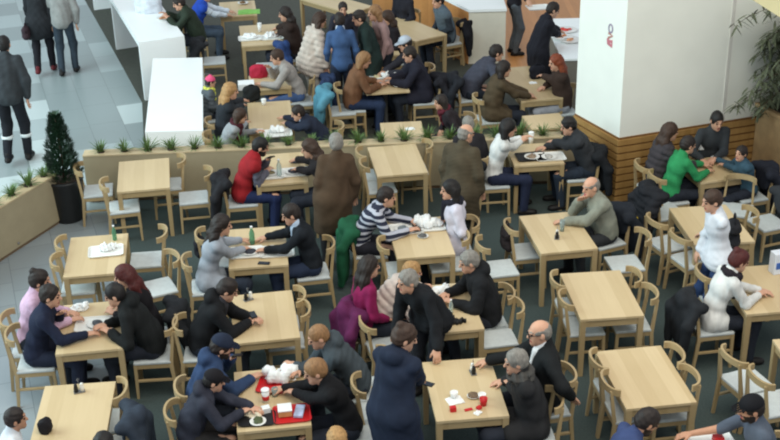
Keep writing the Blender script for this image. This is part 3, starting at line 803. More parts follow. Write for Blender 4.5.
# potted conifer in the corner
pc = P(68, 222, 0); r = empty('potted_conifer', (pc[0], pc[1]+.12, 0)); tag(r, 'conical dark green conifer in a tall black pot at the planter corner', 'potted plant')
m = MB(); m.lathe([(.19, 0), (.2, .02), (.25, .58), (.265, .6), (.265, .63), (.235, .63), (.225, .58), (.01, .57)], n=32); m.build('pot', mat('black_pot', (34, 36, 38), .4, 10, .1), r)
m = MB(); m.lathe([(.22, .56), (.2, .6), (.05, .61), (.01, .61)], n=20); m.build('soil', mat('soil', (92, 80, 72), .9, 40, .3), r)
m = MB(); m.tube([(0, 0, .58), (.01, 0, 1.0), (0, .01, 1.5)], .02, 8, .006); m.build('trunk', mat('bark', (70, 54, 42), .9, 20, .2), r)
m = MB(); rg = random.Random(4)
for i in range(2600):
    t = rg.random()**1.25; z = .64+.92*t
    R_ = .20*(1-t)**.75*(1+.18*math.sin(9*t*pi))+.035; a = rg.random()*6.28; q = R_*(.45+.55*rg.random()**.5)
    leaf(m, (q*cos(a), q*math.sin(a), z), (cos(a), math.sin(a), .5+rg.random()), .075, .026, 2, .2)
m.build('foliage', LEAFD, r)

# white high counters by the walkway
def counter(name, corner_pts, h, label, legs, t=.09):
    """corner_pts: near-left, near-right, far-right, far-left on the floor"""
    c = [np.array(p) for p in corner_pts]; o = sum(c)/4; r = empty(name, (*o, 0)); tag(r, label, 'counter')
    f = lambda p: tuple(p-o)
    m = MB(); m.prism([f(p) for p in c], h-t, h); m.build('counter_top', GLOSS, r)
    ll = c[3]-c[0]; rr = c[2]-c[1]
    for s in legs:
        d = t/np.linalg.norm(ll)
        m = MB(); m.prism([f(c[0]+ll*s), f(c[1]+rr*s), f(c[1]+rr*(s+d)), f(c[0]+ll*(s+d))], 0, h-t); m.build('end_panel', GLOSS, r)
    return r
HA = 1.06
p0, p1 = P(138.7, 42.6, HA)[:2], P(184.3, 36, HA)[:2]; e = np.array([-math.sin(radians(19.7)), cos(radians(19.7))])
counter('high_counter', [p0, p1, p1+e*6.2, p0+e*6.2], HA, 'long white high counter with panel legs along the mall walkway', [0, .5, .98])
HB = .86
q0, q1, q2, q3 = P(145, 132, HB)[:2], P(203, 130.5, HB)[:2], P(202.5, 57.5, HB)[:2], P(153, 58.5, HB)[:2]
counter('high_counter', [q0, q1, q2, q3], HB, 'shorter white counter directly behind the long planter wall', [0, .97])

# cream service counter at the back
c0 = P(468.5, 64, 0)[:2]; c1 = P(505, 63, 0)[:2]; c1 = c0+(c1-c0)*1.0
ce = P(447, 0, 1.03)[:2]-P(467.5, 10, 1.03)[:2]; ce = ce/np.linalg.norm(ce)
cc = [c0, c1, c1+np.array([.0, 4.]), c0+ce*4]
o_ = sum(cc)/4; r = empty('service_counter', (*o_, 0)); tag(r, 'cream service counter block with white top at the back', 'counter')
f = lambda p: tuple(p-o_)
m = MB(); m.prism([f(p) for p in cc], 0, 1.0); m.build('front_panel', CREAM, r)
m = MB(); d_ = ce; nn = np.array([-ce[1], ce[0]]); s_ = -1 if nn@(c0-o_) < 0 else 1
m.prism([f(c0+nn*s_*.02), f(c0+nn*s_*.02+ce*4), f(c0+ce*4), f(c0)], 0, .99); m.build('side_panel', WFLOOR, r)
m = MB(); m.prism([f(p+(p-o_)/np.linalg.norm(p-o_)*.03) for p in cc], 1.0, 1.05); m.build('counter_top', GLOSS, r)
# counter where the food stands, right at the back beside the pillar
s0 = P(560, 55, .95)[:2]; r = empty('buffet_counter', (s0[0]+.5, s0[1]+.9, 0)); tag(r, 'white topped buffet counter with food behind the white pillar', 'counter')
m = MB(); m.box((0.12, 0, .46), (1.2, 2.2, .92)); m.build('cabinet', mat('counter_grey', (128, 120, 110), .6, 6, .06), r)
m = MB(); m.box((.12, 0, .94), (1.26, 2.26, .04), .006); m.build('counter_top', GLOSS, r)
BUF = r
# indoor tree in a wooden tub, far right
tq = R0+eR*.3+nR*.5; r = empty('indoor_tree', (tq[0], tq[1], 0), a20); tag(r, 'tall leafy indoor tree with drooping branches in a wooden tub', 'tree')
m = MB(); m.box((0, 0, .6), (.95, .95, 1.2), .02); m.box((0, 0, 1.18), (1.0, 1.0, .06), .01); m.build('tub', mat('tub_wood', (172, 142, 104), .6, 8, .12), r)
m = MB(); m.box((0, 0, 1.205), (.86, .86, .02)); m.build('soil', mat('soil', (60, 48, 40), .9), r)
m = MB(); rg = random.Random(11)
lv = MB(); 
for s in range(5):
    a = s*1.25; m.tube([(.12*cos(a), .12*math.sin(a), .9), (.2*cos(a), .2*math.sin(a), 2.0), (.32*cos(a), .32*math.sin(a), 3.3)], .03, 7, .012)
for i in range(105):
    z = 1.2+2.0*rg.random(); a = rg.random()*6.28; R_ = .5+.55*rg.random()
    if math.sin(a) > .05: R_ = max(.12, min(R_, .36/math.sin(a)-.15))
    pts = [Vector((.15*cos(a), .15*math.sin(a), z))]
    for j in range(1, 7): t = j/6; pts.append(Vector(((.15+R_*t)*cos(a), (.15+R_*t)*math.sin(a), z+.28*t-.45*t*t)))
    m.tube(pts, .009, 5, .003)
    for j in range(1, 7):
        for _ in range(7):
            b = rg.random()*6.28; leaf(lv, pts[j]+Vector((rg.uniform(-.06, .06), rg.uniform(-.06, .06), rg.uniform(-.05, .05))), (cos(b), math.sin(b), -.3-.6*rg.random()), .15+.07*rg.random(), .034, 3, .3)
m.build('trunk', mat('bark', (70, 54, 42), .9, 20, .2), r); lv.build('foliage', LEAFO, r)
# cream canopy edge, upper right
cp = P(766, 3, 3.3); pa, pb = P(748, -3, 3.3), P(792, 25, 3.3); dd = (pb-pa)/np.linalg.norm(pb-pa); nn = np.array([-dd[1], dd[0], 0]); oo = (pa+pb)/2; r = MB(); r.prism([tuple((p-oo)[:2]) for p in (pa-dd*.2, pb+dd*.6, pb+dd*.6+nn*1.6, pa-dd*.2+nn*1.6)], 0, .22); o = r.build('canopy', mat('canopy_cream', (214, 196, 150), .6, 4, .03), None, tuple(oo)); tag(o, 'cream canopy edge hanging in the upper right corner', 'canopy')
m = MB(); 
# ------------------------------------------------------------------ tables
S_ = CS
table('T1', -3.37, 15.77, 9, 'bare wooden table against the planter wall right of the potted conifer')
table('T2', -3.54, 13.39, 7.4, 'wooden table holding one white food tray and a green bottle at left')
table('T3', -3.245, 11.70, 8, 'wooden table with two couples seated around a tray, left foreground')
table('T4', -3.09, 10.05, 5, 'wooden table in bottom left corner with only a condiment stand')
table('T5', -1.40, 11.83, 8.5, 'wooden table where a man in black looks at his phone')
table('T6', -1.61, 13.50, 6, 'wooden table with two trays and a green bottle between long-haired woman and man')
table('T7', -1.50, 15.88, 7, 'wooden table of the man in red vest by the planter wall')
table('T8', .117, 16.08, 7.7, 'bare wooden table against the planter wall, centre of the hall')
table('T9', .36, 13.66, 6.7, 'wooden table with heaped white papers beside the striped sweater man')
table('T10', 2.043, 16.165, 5.2, 'short wooden table of the white-shirted woman beside the slatted pillar', L=.75)
table('T11', 2.05, 13.71, 8.7, 'wooden table with drinking glass where the bald man in sage sits')
table('T12', 2.33, 12.14, 4.5, 'bare wooden table with four empty chairs, centre right')
table('T13', 2.49, 10.47, 7.4, 'bare wooden table with four empty chairs, right foreground')
table('T14', .69, 10.33, 5.5, 'wooden table scattered with red and white cups, bottom centre')
table('T15', .56, 11.92, 8, 'wooden table with newspaper and black gloves before the grey-haired man')
table('T16', 3.96, 13.82, 5, 'bare wooden table behind the standing person in white shirt', W=.74)
table('T17', 4.40, 15.51, 14, 'wooden family table beside the slatted wall at right', W=.74, L=.74)
table('T18', 4.13, 12.18, 6, 'wooden table of the white cardigan woman at right edge', W=.74)
q = P(772.6, 339, .73); table('T19', q[0]+.35+.04, q[1]-.5, 5, 'wooden table cut off by the lower right edge')
table('T20', -1.2, 10.24, 7.5, 'wooden table full of fast food with a red tray')
q = P(650, 440, .73); table('T21', q[0]+.33, q[1]-.56, 6, 'wooden table just below the frame between two lowered heads')
table('UA', -1.79, 17.87, 6.5, 'tan table behind planter wall between grey sweater girl and navy man', W=.67, L=1.3)
table('UB', -1.92, 19.46, 8, 'tan table with red bag in front of the grey sweater man', W=.66, L=.7)
table('UC', -2.28, 22.03, 8, 'tan table with two white trays and a cup, far left back', W=.74, L=1.22)
table('UE', -2.87, 23.75, 8, 'tan table with a green paper, furthest at upper left', L=1.0)
table('UD', -.96, 24.01, 43, 'long bare tan table turned diagonally at the top edge', W=.62, L=1.5)
table('UG', .435, 22.19, 33, 'bare tan table turned diagonally left of the cream counter', L=1.4)
q = P(381, 56, .73); table('UH', q[0], q[1]+.26, 8, 'small tan table behind the capped man', W=.6, L=.5)
table('UF', -.026, 19.17, 7, 'pedestal table covered with food between tan jacket woman and navy man', L=.74, pedestal=True)
table('UI', 2.277, 19.1, 10, 'long tan table beside the hugging couple near white pillar', W=.68, L=1.6)
table('UJ', 2.36, 17.40, 9, 'small tan table behind planter wall touching the white pillar', W=.58, L=.58)
table('UK', .215, 17.21, 4, 'small bare tan table behind the centre of planter wall', W=.62, L=.6)
# ------------------------------------------------------------------ empty chairs
cpx(98, 190, 10, 'empty wooden chair between black pot and the bare table by planter wall')
cpx(124, 206, 12, 'empty chair near left of the bare table right of the conifer')
cseat('T1', 'R', .25, 'empty chair tucked behind right of the bare table by planter wall', gap=-.05)
cpx(194, 197, 189, 'empty wooden chair pulled out right of bare table, facing left', )
cseat('T2', 'L', .24, 'empty chair far left of the table with tray and green bottle', gap=-.13)
cseat('T2', 'L', -.22, 'empty chair near left of the table with tray and green bottle', gap=-.12)
cpx(147, 259, 186, 'empty pale-seated chair far right of the table with green bottle')
cpx(158, 287, 205, 'empty angled chair near right of the table with green bottle')
cseat('T4', 'R', .26, 'empty chair tucked far right of the bottom left table', gap=-.14)
cseat('T4', 'R', -.2, 'empty chair near right of the bottom left table under dark jacket', gap=-.04)
cseat('T5', 'R', .26, 'empty chair tucked far right of the phone man table', gap=-.15)
cseat('T5', 'R', -.06, 'empty chair tucked near right of the phone man table', gap=-.13)
cseat('T6', 'L', .28, 'chair with black bag hanging, left of long-haired woman', gap=.12)
cseat('T8', 'L', .18, 'empty chair tucked far left of bare table, centre planter wall', gap=-.08)
cseat('T8', 'L', -.24, 'empty chair tucked near left of bare table, centre planter wall', gap=-.08)
cseat('T8', 'R', .28, 'empty chair tucked right of bare table at centre planter wall', gap=-.08)
cseat('T9', 'L', -.26, 'empty chair tucked near left of the paper covered table', gap=-.08)
cseat('T9', 'R', -.2, 'empty chair tucked near right of the paper covered table', gap=-.06)
cpx(499, 268, 10, 'empty pale-seated chair left of the bald man\'s table, pulled out')
cseat('T11', 'L', .12, 'chair with dark bag tucked left of the bald man\'s table', gap=0)
cpx(625, 263, 188, 'empty white-seated chair between bald man\'s table and table of four chairs')
cseat('T12', 'L', .26, 'empty chair far left of the centre right empty table', gap=-.12)
cseat('T12', 'L', -.18, 'empty chair near left of the centre right empty table', gap=-.12)
cseat('T12', 'R', .24, 'empty chair far right of the centre right empty table', gap=-.12)
cseat('T12', 'R', -.16, 'empty chair near right of the centre right empty table', gap=-.05)
cseat('T13', 'L', .26, 'empty chair far left of the right foreground empty table', gap=-.16)
cseat('T13', 'L', -.14, 'empty chair near left of the right foreground empty table', gap=-.16)
cseat('T13', 'R', .24, 'empty chair far right of the right foreground empty table', gap=-.16)
cseat('T13', 'R', -.18, 'empty chair near right of the right foreground empty table', gap=-.16)
cpx(381, 412, 8, 'chair left of cup strewn table, beside standing navy coat woman')
cpx(497, 336, 190, 'empty pale-seated chair near right of the newspaper table')
cseat('T15', 'L', -.26, 'chair near left of newspaper table, behind the magenta sweater woman', gap=.32, turn=8)
cpx(668, 243, 22, 'empty chair far left of the bare table, left of white shirt person')
cpx(692, 259, 22, 'empty chair gripped by the standing person in white shirt')
cseat('T16', 'R', .1, 'empty chair tucked right of the bare table behind white shirt person', gap=-.04)
cpx(736, 209, -112, 'empty wooden chair turned toward camera between family table and bare table')
cpx(667, 212, 15, 'wooden chair under black puffer jacket left of green sweatshirt person')
cseat('T18', 'L', .32, 'chair far left of table, behind white cardigan woman', gap=-.02)
cpx(747, 381, 20, 'empty pale-seated chair far left of the lower right corner table')
cpx(775, 403, 15, 'empty pale-seated chair near left of the lower right corner table')
q = P(455, 60, 0); chair(q[0], q[1], 150, 'dark draped chair beside the cream service counter')
cpx(312, 100, 187, 'chair under navy jacket behind the planter wall, centre left')
cpx(342, 110, 8, 'chair under light blue jacket behind the planter wall')
cpx(214, 60, 8, 'chair under black coat beside the blue vest man')
cpx(268, 66, 187, 'chair draped with blue denim jacket behind grey sweater man')
# ------------------------------------------------------------------ people in the front dining area
TP = tpt
n_ = None
sitter('woman with dark hair bun in pale pink top, left edge table', 5, (40, 281), 'chair of the pink top woman at the left edge table', lean=14, hpitch=12, hands=(TP('T3', -.28, .26), TP('T3', -.24, .05)), hair='bun', haircol='dark', top=(206, 172, 196), slim=.9)
sitter('man in dark navy sweater leaning on table, hand at chin, left edge', 6, (50.5, 296), 'chair of the navy sweater man at the left edge table', lean=18, hyaw=-6, hpitch=12, hands=(P(61, 314, .95), TP('T3', -.05, -.28)), top=(32, 38, 58), legs=(36, 42, 60))
sitter('red-haired woman in black seated right of the left edge table', 187, (124.5, 276), 'chair of the red-haired woman in black', lean=16, hpitch=16, hands=(TP('T3', .25, .1), TP('T3', .28, .32)), hair='long', haircol='red', top=(26, 24, 28), slim=.92)
sitter('man in black hooded jacket hunched over tray, back to the foreground', 184, (115, 295), 'chair of the hunched man in black hooded jacket', lean=26, hpitch=20, hands=(TP('T3', .22, -.3), TP('T3', .16, -.1)), top=(27, 29, 30), topkind='jacket', hood=1, haircol='black')
sitter('man in black jacket looking down at phone at a bare table', 2, (227.5, 290), 'chair of the man looking at his phone', lean=24, hpitch=30, hands=(P(251, 317, .80), P(249, 322, .79)), top=(26, 27, 30), topkind='jacket', hood=1, haircol='dark', shirt=(60, 60, 66), pole=((-.7, -.3, -.6), (.7, -.3, -.6)))
sitter('woman with very long dark hair in light grey sweater', 8, (222, 225), 'chair of the long-haired woman in grey sweater', lean=16, hpitch=14, hands=(TP('T6', -.2, .08), TP('T6', -.18, -.16)), hair='long', haircol='dark', top=(150, 156, 166), slim=.92, hem=.35, legs=(40, 46, 58))
sitter('man in black sweater and pale shirt collar eating opposite long-haired woman', 190, (291, 214.5), 'chair of the man in black sweater with pale collar', lean=14, hpitch=22, hands=(TP('T6', .1, -.22), TP('T6', .12, .12)), top=(28, 32, 38), shirt=(178, 194, 214), haircol='dark', legs=(40, 50, 72), h=.009)
sitter('man in red vest with grey sleeves eating by planter wall', 8, (260.5, 147), 'chair of the man in red vest', lean=22, hpitch=22, hands=(P(268, 160, .96), TP('T7', -.2, -.25)), top=(146, 34, 40), topkind='vest', sleeves=(94, 94, 108), haircol='black', legs=(34, 44, 78), collar=.04, beard=True)
sitter('woman with long brown hair in dark clothes opposite red vest man', 187, (309.5, 148.5), 'chair of the brown-haired woman opposite red vest man', lean=16, hpitch=18, hands=(TP('T7', .2, -.25), TP('T7', .2, .1)), hair='long', haircol='brown', top=(36, 32, 34), slim=.92)
person(None, 98, 'grey-haired man in long brown coat standing with back to camera', head=(336, 143), pose='stand', hair='short', haircol='grey', top=(78, 62, 48), topkind='coat', hem=1.0, legs=(34, 34, 36), lean=4, hpitch=4, side=7, slim=.92)
sitter('man in navy and white striped sweater leaning on paper covered table', 2, (386.5, 197), 'chair of the striped sweater man', back=-.15, lean=30, hpitch=12, hands=(TP('T9', -.06, .34), TP('T9', -.14, .06)), top=(44, 48, 66), stripes=((40, 44, 62), (176, 178, 190), 4.6), haircol='dark', legs=(40, 40, 48))
sitter('black-haired woman in white cardigan and dark scarf facing striped man', 186, (450, 190), 'chair of the woman in white cardigan and dark scarf', lean=3, hpitch=8, hands=(TP('T9', .42, .14, .82), TP('T9', .4, .34, .82)), hair='bob', haircol='black', top=(206, 202, 216), scarf=(34, 34, 44), slim=.9, hem=.3)
person(None, 60, 'balding man in olive brown coat standing beside planter wall', head=(466, 134), pose='stand', s=1., hair='bald', haircol='grey', top=(76, 68, 54), topkind='coat', hem=.75, lean=8, legs=(40, 38, 36), hyaw=-30)
sitter('black-haired woman in white shirt, hands near mouth, before planter wall', 6, (508.5, 128), 'chair of the white shirt woman before planter wall', lean=14, hpitch=14, hands=(P(521, 138, .93), P(523, 141, .9)), hair='bob', haircol='black', top=(212, 212, 210), topkind='shirt', shirt=(40, 38, 44), legs=(38, 44, 66), slim=.94)
sitter('dark curly-haired man in charcoal jacket with pale side stripe', 186, (568.5, 126), 'chair of the charcoal jacket man beside pillar', back=-.14, lean=24, hpitch=20, hands=(P(551, 142, .82), P(546, 147, .79)), top=(52, 54, 58), topkind='jacket', haircol='black', legs=(40, 48, 60))
sitter('bald man in sage grey jacket seated facing left', 204, (591, 187), 'chair of the bald man in sage grey jacket', lean=18, hpitch=12, hands=(P(566, 221, .79), P(579, 201, 1.02)), hair='bald', haircol='grey', top=(136, 138, 126), topkind='jacket', legs=(48, 50, 54), skin=0)
sitter('bald man in black coat and white collar reaching toward cups', 192, (539.5, 333), 'chair of the bald man in black coat', s=1.05, lean=4, hyaw=-4, hpitch=8, hands=(P(571, 396, .75), P(485, 362, .79)), hair='bald', haircol='grey', top=(26, 28, 30), topkind='jacket', shirt=(226, 226, 228), glasses=True, pole=(None, (.2, .2, -1)), knees=((.16, .42), (.1, .42)))
sitter('grey-haired woman in dark coat with grey fur collar', 186, (516, 362), 'chair of the grey-haired fur collar woman', lean=12, hpitch=10, hands=(TP('T14', .44, -.14, .82), TP('T14', .40, -.02, .79)), hair='short', haircol='grey', top=(42, 42, 44), topkind='coat', fur=(74, 72, 70), hem=.5)
sitter('grey-haired man in black jacket reading newspaper, facing left', 190, (469, 262), 'chair of the grey-haired man reading newspaper', lean=16, hpitch=16, hands=(TP('T15', .12, -.02), TP('T15', .1, .2)), hair='short', haircol='grey', top=(30, 31, 34), topkind='coat', hood=1, legs=(44, 46, 54))
sitter('dark-haired woman in magenta sweater with plum coat, seated back to camera', 22, (369.5, 267), 'chair of the magenta sweater woman', back=-.14, lean=6, hpitch=8, hands=None, hair='long', haircol='dark', top=(132, 30, 78), slim=.95)
sitter('blond person in beige puffer jacket hidden behind standing man', 10, (412, 272), 'chair of the beige puffer person', lean=36, hpitch=14, hands=(TP('T15', -.2, .4), TP('T15', -.2, .15)), hair='short', haircol='blond', top=(198, 184, 176), topkind='puffer', slim=.9, s=.95)
person(None, 230, 'grey-haired man in black jacket standing and leaning over cup table', head=(407.5, 281.5), pose='stand', s=.97, hem=.1, lean=33, hpitch=10, hyaw=-25, hands=(P(437, 350, .88), None), hair='short', haircol='grey', top=(28, 30, 34), topkind='jacket', legs=(34, 36, 42), collar=.045, pole=((-.2, -.5, -.3), None))
person(None, 55, 'brown-haired woman in long navy quilted coat standing at cup table', head=(404.5, 338), pose='stand', s=1.04, lean=9, hpitch=22, hyaw=-45, hands=(P(430, 373, .93), P(424, 386, .90)), hair='bun', haircol='brown', top=(34, 42, 60), topkind='coat', hem=.95, hood=1, legs=(30, 32, 40))
sitter('bearded man in blue jacket and navy cap, hand at mouth', 10, (222, 347), 'chair of the blue jacket man in navy cap', back=-.06, lean=20, hpitch=20, hands=(P(232.5, 358, .98), TP('T20', -.18, .28)), hair='short', haircol='dark', hat='cap', hatcol=(34, 42, 60), top=(48, 66, 98), topkind='jacket', hood=1, beard=True)
sitter('child in dark hooded jacket and black cap reaching for food', 5, (214, 381), 'chair of the child in black cap', back=-.06, s=.88, lean=24, hpitch=16, hands=(P(254, 408, .80), TP('T20', -.3, -.3)), hair='short', haircol='black', hat='cap', hatcol=(28, 26, 30), top=(50, 52, 64), topkind='jacket', hood=1, legs=(46, 44, 44))
sitter('balding man in grey hooded jacket leaning toward white wrapper heap', 196, (318.5, 337), 'chair of the balding grey hooded jacket man', back=.1, lean=30, hpitch=24, hands=(P(296, 366, .80), P(299, 370, .80)), hair='buzz', haircol='fair', top=(66, 74, 80), topkind='jacket', hood=1)
sitter('short-haired blond woman in black reaching across fast food', 190, (315.5, 371.5), 'chair of the blond woman in black', back=.1, lean=22, hpitch=20, hands=(P(290, 392, .80), P(284, 388, .80)), hair='short', haircol='fair', top=(24, 24, 27), topkind='sweater', slim=.93)
sitter('fair-haired person at bottom edge, only top of head visible', 95, (337, 441), 'chair of the fair-haired person at bottom edge', lean=8, hair='short', haircol='blond', top=(90, 84, 80))
sitter('dark-haired child in white shirt at lower left corner', 15, (16, 419), 'chair of the child in white shirt', s=.86, lean=14, hpitch=4, hair='short', haircol='dark', top=(214, 218, 224), topkind='shirt', hands=None, skin=1)
sitter('black-haired person at bottom edge below the bottom left table', 92, (104, 446), 'chair of the black-haired person at bottom edge', lean=14, hair='bob', haircol='black', top=(40, 38, 42))
sitter('bearded man in blue shirt at bottom edge, head bowed', 10, (647, 422), 'chair of the bearded man in blue shirt', lean=24, hpitch=34, hands=(TP('T21', -.2, .2), TP('T21', -.2, -.1)), hair='short', haircol='dark', beard=True, top=(58, 70, 108), topkind='shirt', skin=1)
sitter('man in black cap and grey T-shirt stretching bare arm left, bottom edge', 188, (751, 409), 'chair of the black cap man at bottom edge', lean=14, hpitch=10, hands=(None, P(690, 434, .82)), hair='short', haircol='dark', hat='cap', hatcol=(24, 24, 28), top=(84, 92, 106), topkind='shirt', shortsleeve=True, beard=True, skin=1, pole=(None, (.3, .3, -1)))
sitter('brown-haired woman in dark puffer jacket beside the slatted wall', 10, (670, 132), 'chair of the dark puffer woman beside slatted wall', lean=10, hpitch=10, hair='long', haircol='brown', top=(62, 58, 62), topkind='puffer', hands=(TP('T17', -.3, .2), TP('T17', -.28, .05)), slim=.9)
sitter('person in bright green sweatshirt at the family table', 15, (688, 145), 'chair of the green sweatshirt person', s=.95, lean=16, hpitch=14, haircol='dark', top=(46, 136, 84), hands=(TP('T17', -.15, .05), TP('T17', -.2, -.2)), legs=(40, 44, 54))
sitter('dark-haired man in charcoal top facing camera before slatted wall', -82, (717, 121), 'chair of the man facing camera before slatted wall', lean=10, hpitch=18, haircol='black', top=(54, 58, 62), hands=(TP('T17', .12, .18), TP('T17', -.08, .2)))
sitter('child in teal sweater leaning on right of family table', 196, (741, 153.5), 'chair of the teal sweater child', s=.8, lean=18, hpitch=0, hyaw=20, haircol='dark', top=(58, 84, 100), hands=(TP('T17', .1, -.05), TP('T17', .12, .12)))
person(None, 190, 'brown-haired person in white shirt with black shoulder bag, standing', head=(712, 201), pose='stand', lean=8, hpitch=16, haircol='brown', hair='short', top=(210, 214, 222), topkind='shirt', legs=(46, 66, 104), hands=(P(687, 243, .84), None), hem=.1, slim=.92)
sitter('dark red-haired woman in white cardigan seated at right edge table', 8, (739, 261), 'chair of the white cardigan woman at right edge', lean=18, hpitch=20, hair='bun', haircol='red', top=(214, 214, 212), hands=(P(759, 290, .79), P(758, 295, .79)), scarf=(40, 34, 40), slim=.96, hem=.2)
# ------------------------------------------------------------------ people beyond the planter wall
U = dict(h=.011)
sitter('brown-haired girl in grey sweater and dark red scarf behind planter wall', 6, (240.5, 116), 'chair of the girl in grey sweater', s=.86, lean=26, hpitch=20, hair='bob', haircol='brown', top=(150, 154, 158), scarf=(74, 34, 42), hands=(P(256, 131, .79), TP('UA', -.25, -.2)), slim=.92, **U)
sitter('woman with long blond hair in dark jacket behind planter wall', 14, (230.5, 91), 'chair of the long blond-haired woman', lean=8, hpitch=12, hair='long', haircol='blond', top=(42, 46, 52), topkind='jacket', hands=(TP('UA', -.3, .6), TP('UA', -.3, .4)), slim=.92, **U)
sitter('man in navy jacket and pale collar facing left behind planter wall', 188, (298, 113), 'chair of the navy jacket man behind planter wall', s=.9, lean=36, hpitch=20, hair='short', haircol='dark', top=(36, 42, 58), topkind='jacket', shirt=(170, 180, 200), hands=(TP('UA', .2, -.5), TP('UA', .2, -.25)), **U)
sitter('man in light grey sweater and jeans, hand at chin', 192, (277, 57), 'chair of the light grey sweater man', lean=24, hpitch=18, haircol='brown', top=(156, 150, 146), hands=(P(262, 84, .79), P(269, 68, .98)), legs=(74, 96, 138), **U)
sitter('man in bright blue vest and white sleeves, far upper left', 8, (206, -5), 'chair of the bright blue vest man', lean=18, hpitch=20, haircol='dark', top=(40, 76, 176), topkind='vest', sleeves=(210, 222, 234), legs=(66, 80, 96), hands=(P(229, 11, .82), P(226, 15, .8)), **U)
sitter('dark-haired woman in dark brown coat right of the two-tray table', 188, (285, 14), 'chair of the dark brown coat woman', lean=8, hpitch=14, hair='long', haircol='dark', top=(50, 38, 34), topkind='coat', hands=(TP('UC', .3, -.2), TP('UC', .3, .1)), **U)
sitter('man in dark green jacket eating at the long white counter', 190, (179, 3), 'stool', lean=20, hpitch=24, haircol='dark', top=(44, 54, 44), topkind='jacket', hands=(P(169, 19, 1.14), P(167, 14, 1.16)), seat=.66, **U)
sitter('small child in pink hat and yellow collar beside the white counter', 20, (210.5, 82), 'chair of the pink hat child', s=.72, lean=8, hpitch=8, hat='beanie', hatcol=(226, 88, 130), haircol='dark', top=(84, 90, 96), topkind='puffer', scarf=(206, 208, 96), **U)
sitter('woman with brown hair in tan jacket at the pedestal table', 6, (364, 60), 'chair of the tan jacket woman', lean=14, hpitch=22, hair='bob', haircol='fair', top=(116, 82, 60), topkind='jacket', legs=(40, 52, 78), hands=(TP('UF', -.15, .05), TP('UF', -.12, -.2)), **U)
sitter('man in dark navy coat at right of the pedestal table', 187, (409.5, 54.5), 'chair of the dark navy coat man', lean=16, hpitch=16, hair='short', haircol='dark', top=(38, 38, 50), topkind='coat', hem=.5, hands=(TP('UF', .1, -.1), TP('UF', .12, .15)), **U)
sitter('person in pale cap and dark jacket behind the navy coat man', 190, (405, 44), 'chair of the person in pale cap', lean=14, hpitch=16, hair='short', haircol='dark', hat='cap', hatcol=(176, 184, 196), top=(54, 54, 62), topkind='jacket', hands=(TP('UF', .1, .35), TP('UF', 0, .4)), **U)
person(None, 30, 'brown-haired person in beige puffer jacket standing in the rear', head=(320, 20), pose='stand', lean=16, hpitch=22, hair='bob', haircol='brown', top=(190, 178, 168), topkind='puffer', hem=.3, slim=.85, legs=(176, 168, 160), **U)
person(None, 98, 'dark-haired man in blue shirt standing with back to camera', head=(339.5, 20.5), pose='stand', lean=6, hair='short', haircol='dark', top=(62, 88, 128), topkind='shirt', shirt=(196, 206, 222), legs=(40, 48, 66), **U)
person(None, -85, 'dark-haired child facing camera among the standing group', head=(343, 9), pose='stand', s=.9, hair='short', haircol='dark', top=(44, 44, 54), topkind='jacket', **U)
person(None, 185, 'person in dark green coat standing between blue shirt man and table', head=(359, 18), pose='stand', lean=12, hpitch=16, hair='short', haircol='dark', top=(34, 48, 46), topkind='coat', hem=.7, **U)
person(None, 200, 'fair-haired woman in dusty pink top standing in rear group', head=(374.5, 13), pose='stand', lean=12, hair='bob', haircol='fair', top=(156, 128, 126), **U)
sitter('brown-haired woman in black top seated left of diagonal table', 200, (387, 18), 'chair of the brown-haired woman in black top', lean=8, hpitch=14, hair='long', haircol='brown', top=(34, 30, 34), **U)
sitter('black-haired person in steel grey jacket beside the cream counter', 205, (438, 1), 'chair of the steel grey jacket person', lean=14, hair='short', haircol='black', top=(86, 98, 108), topkind='jacket', sleeves=(44, 50, 58), **U)
sitter('person in black seated behind the diagonal table at top edge', 230, (401, -9), 'chair of the black clad person at top edge', lean=6, hair='short', haircol='dark', top=(36, 36, 44), **U)
sitter('dark-haired man in slate jacket hugging woman at the long tan table', 12, (496.5, 53), 'chair of the slate jacket man', lean=38, s=1.06, hpitch=14, hair='short', haircol='dark', top=(66, 68, 80), topkind='jacket', hands=(P(515, 82, 1.0), P(512, 90, .95)), **U)
sitter('dark-haired woman in olive brown jacket being hugged', 10, (504, 69), 'chair of the hugged woman in olive brown', lean=14, hpitch=12, hair='bob', haircol='dark', top=(78, 66, 50), topkind='jacket', hands=(TP('UI', -.2, -.6), TP('UI', -.2, -.75)), hem=.5, **U)
sitter('red-haired woman in brown jacket right of the long tan table', 192, (556, 62.5), 'chair of the red-haired woman in brown jacket', lean=8, hpitch=12, hair='long', haircol='ginger', top=(62, 48, 42), topkind='jacket', hands=(P(541, 76, .9), P(545, 86, .79)), legs=(150, 152, 160), slim=.92, **U)
person(None, 10, 'man in long black coat standing at the buffet counter', head=(553, 10), pose='stand', lean=16, hpitch=24, hair='short', haircol='dark', top=(32, 32, 40), topkind='coat', hem=.9, hands=(P(564, 34, 1.05), P(562, 38, 1.05)), **U)
q = P(513, 54, 0); person((q[0], q[1]), 10, 'person in grey trousers standing beside wooden floor, head out of frame', pose='stand', lean=4, top=(34, 32, 38), legs=(92, 100, 108), hands=(P(530, 6, 1.1), P(531, 10, 1.1)), **U)
sitter('dark-haired person in burgundy scarf seated just behind planter wall', 195, (440.5, 102), 'chair of the burgundy scarf person', s=.86, lean=24, hpitch=12, hair='bob', haircol='dark', top=(44, 38, 42), topkind='jacket', scarf=(92, 34, 46), **U)
sitter('grey-haired person in dark coat behind the balding man', 100, (468, 124.5), 'chair of the grey-haired dark coat person', lean=14, s=.92, hair='short', haircol='grey', top=(40, 38, 42), topkind='jacket', **U)
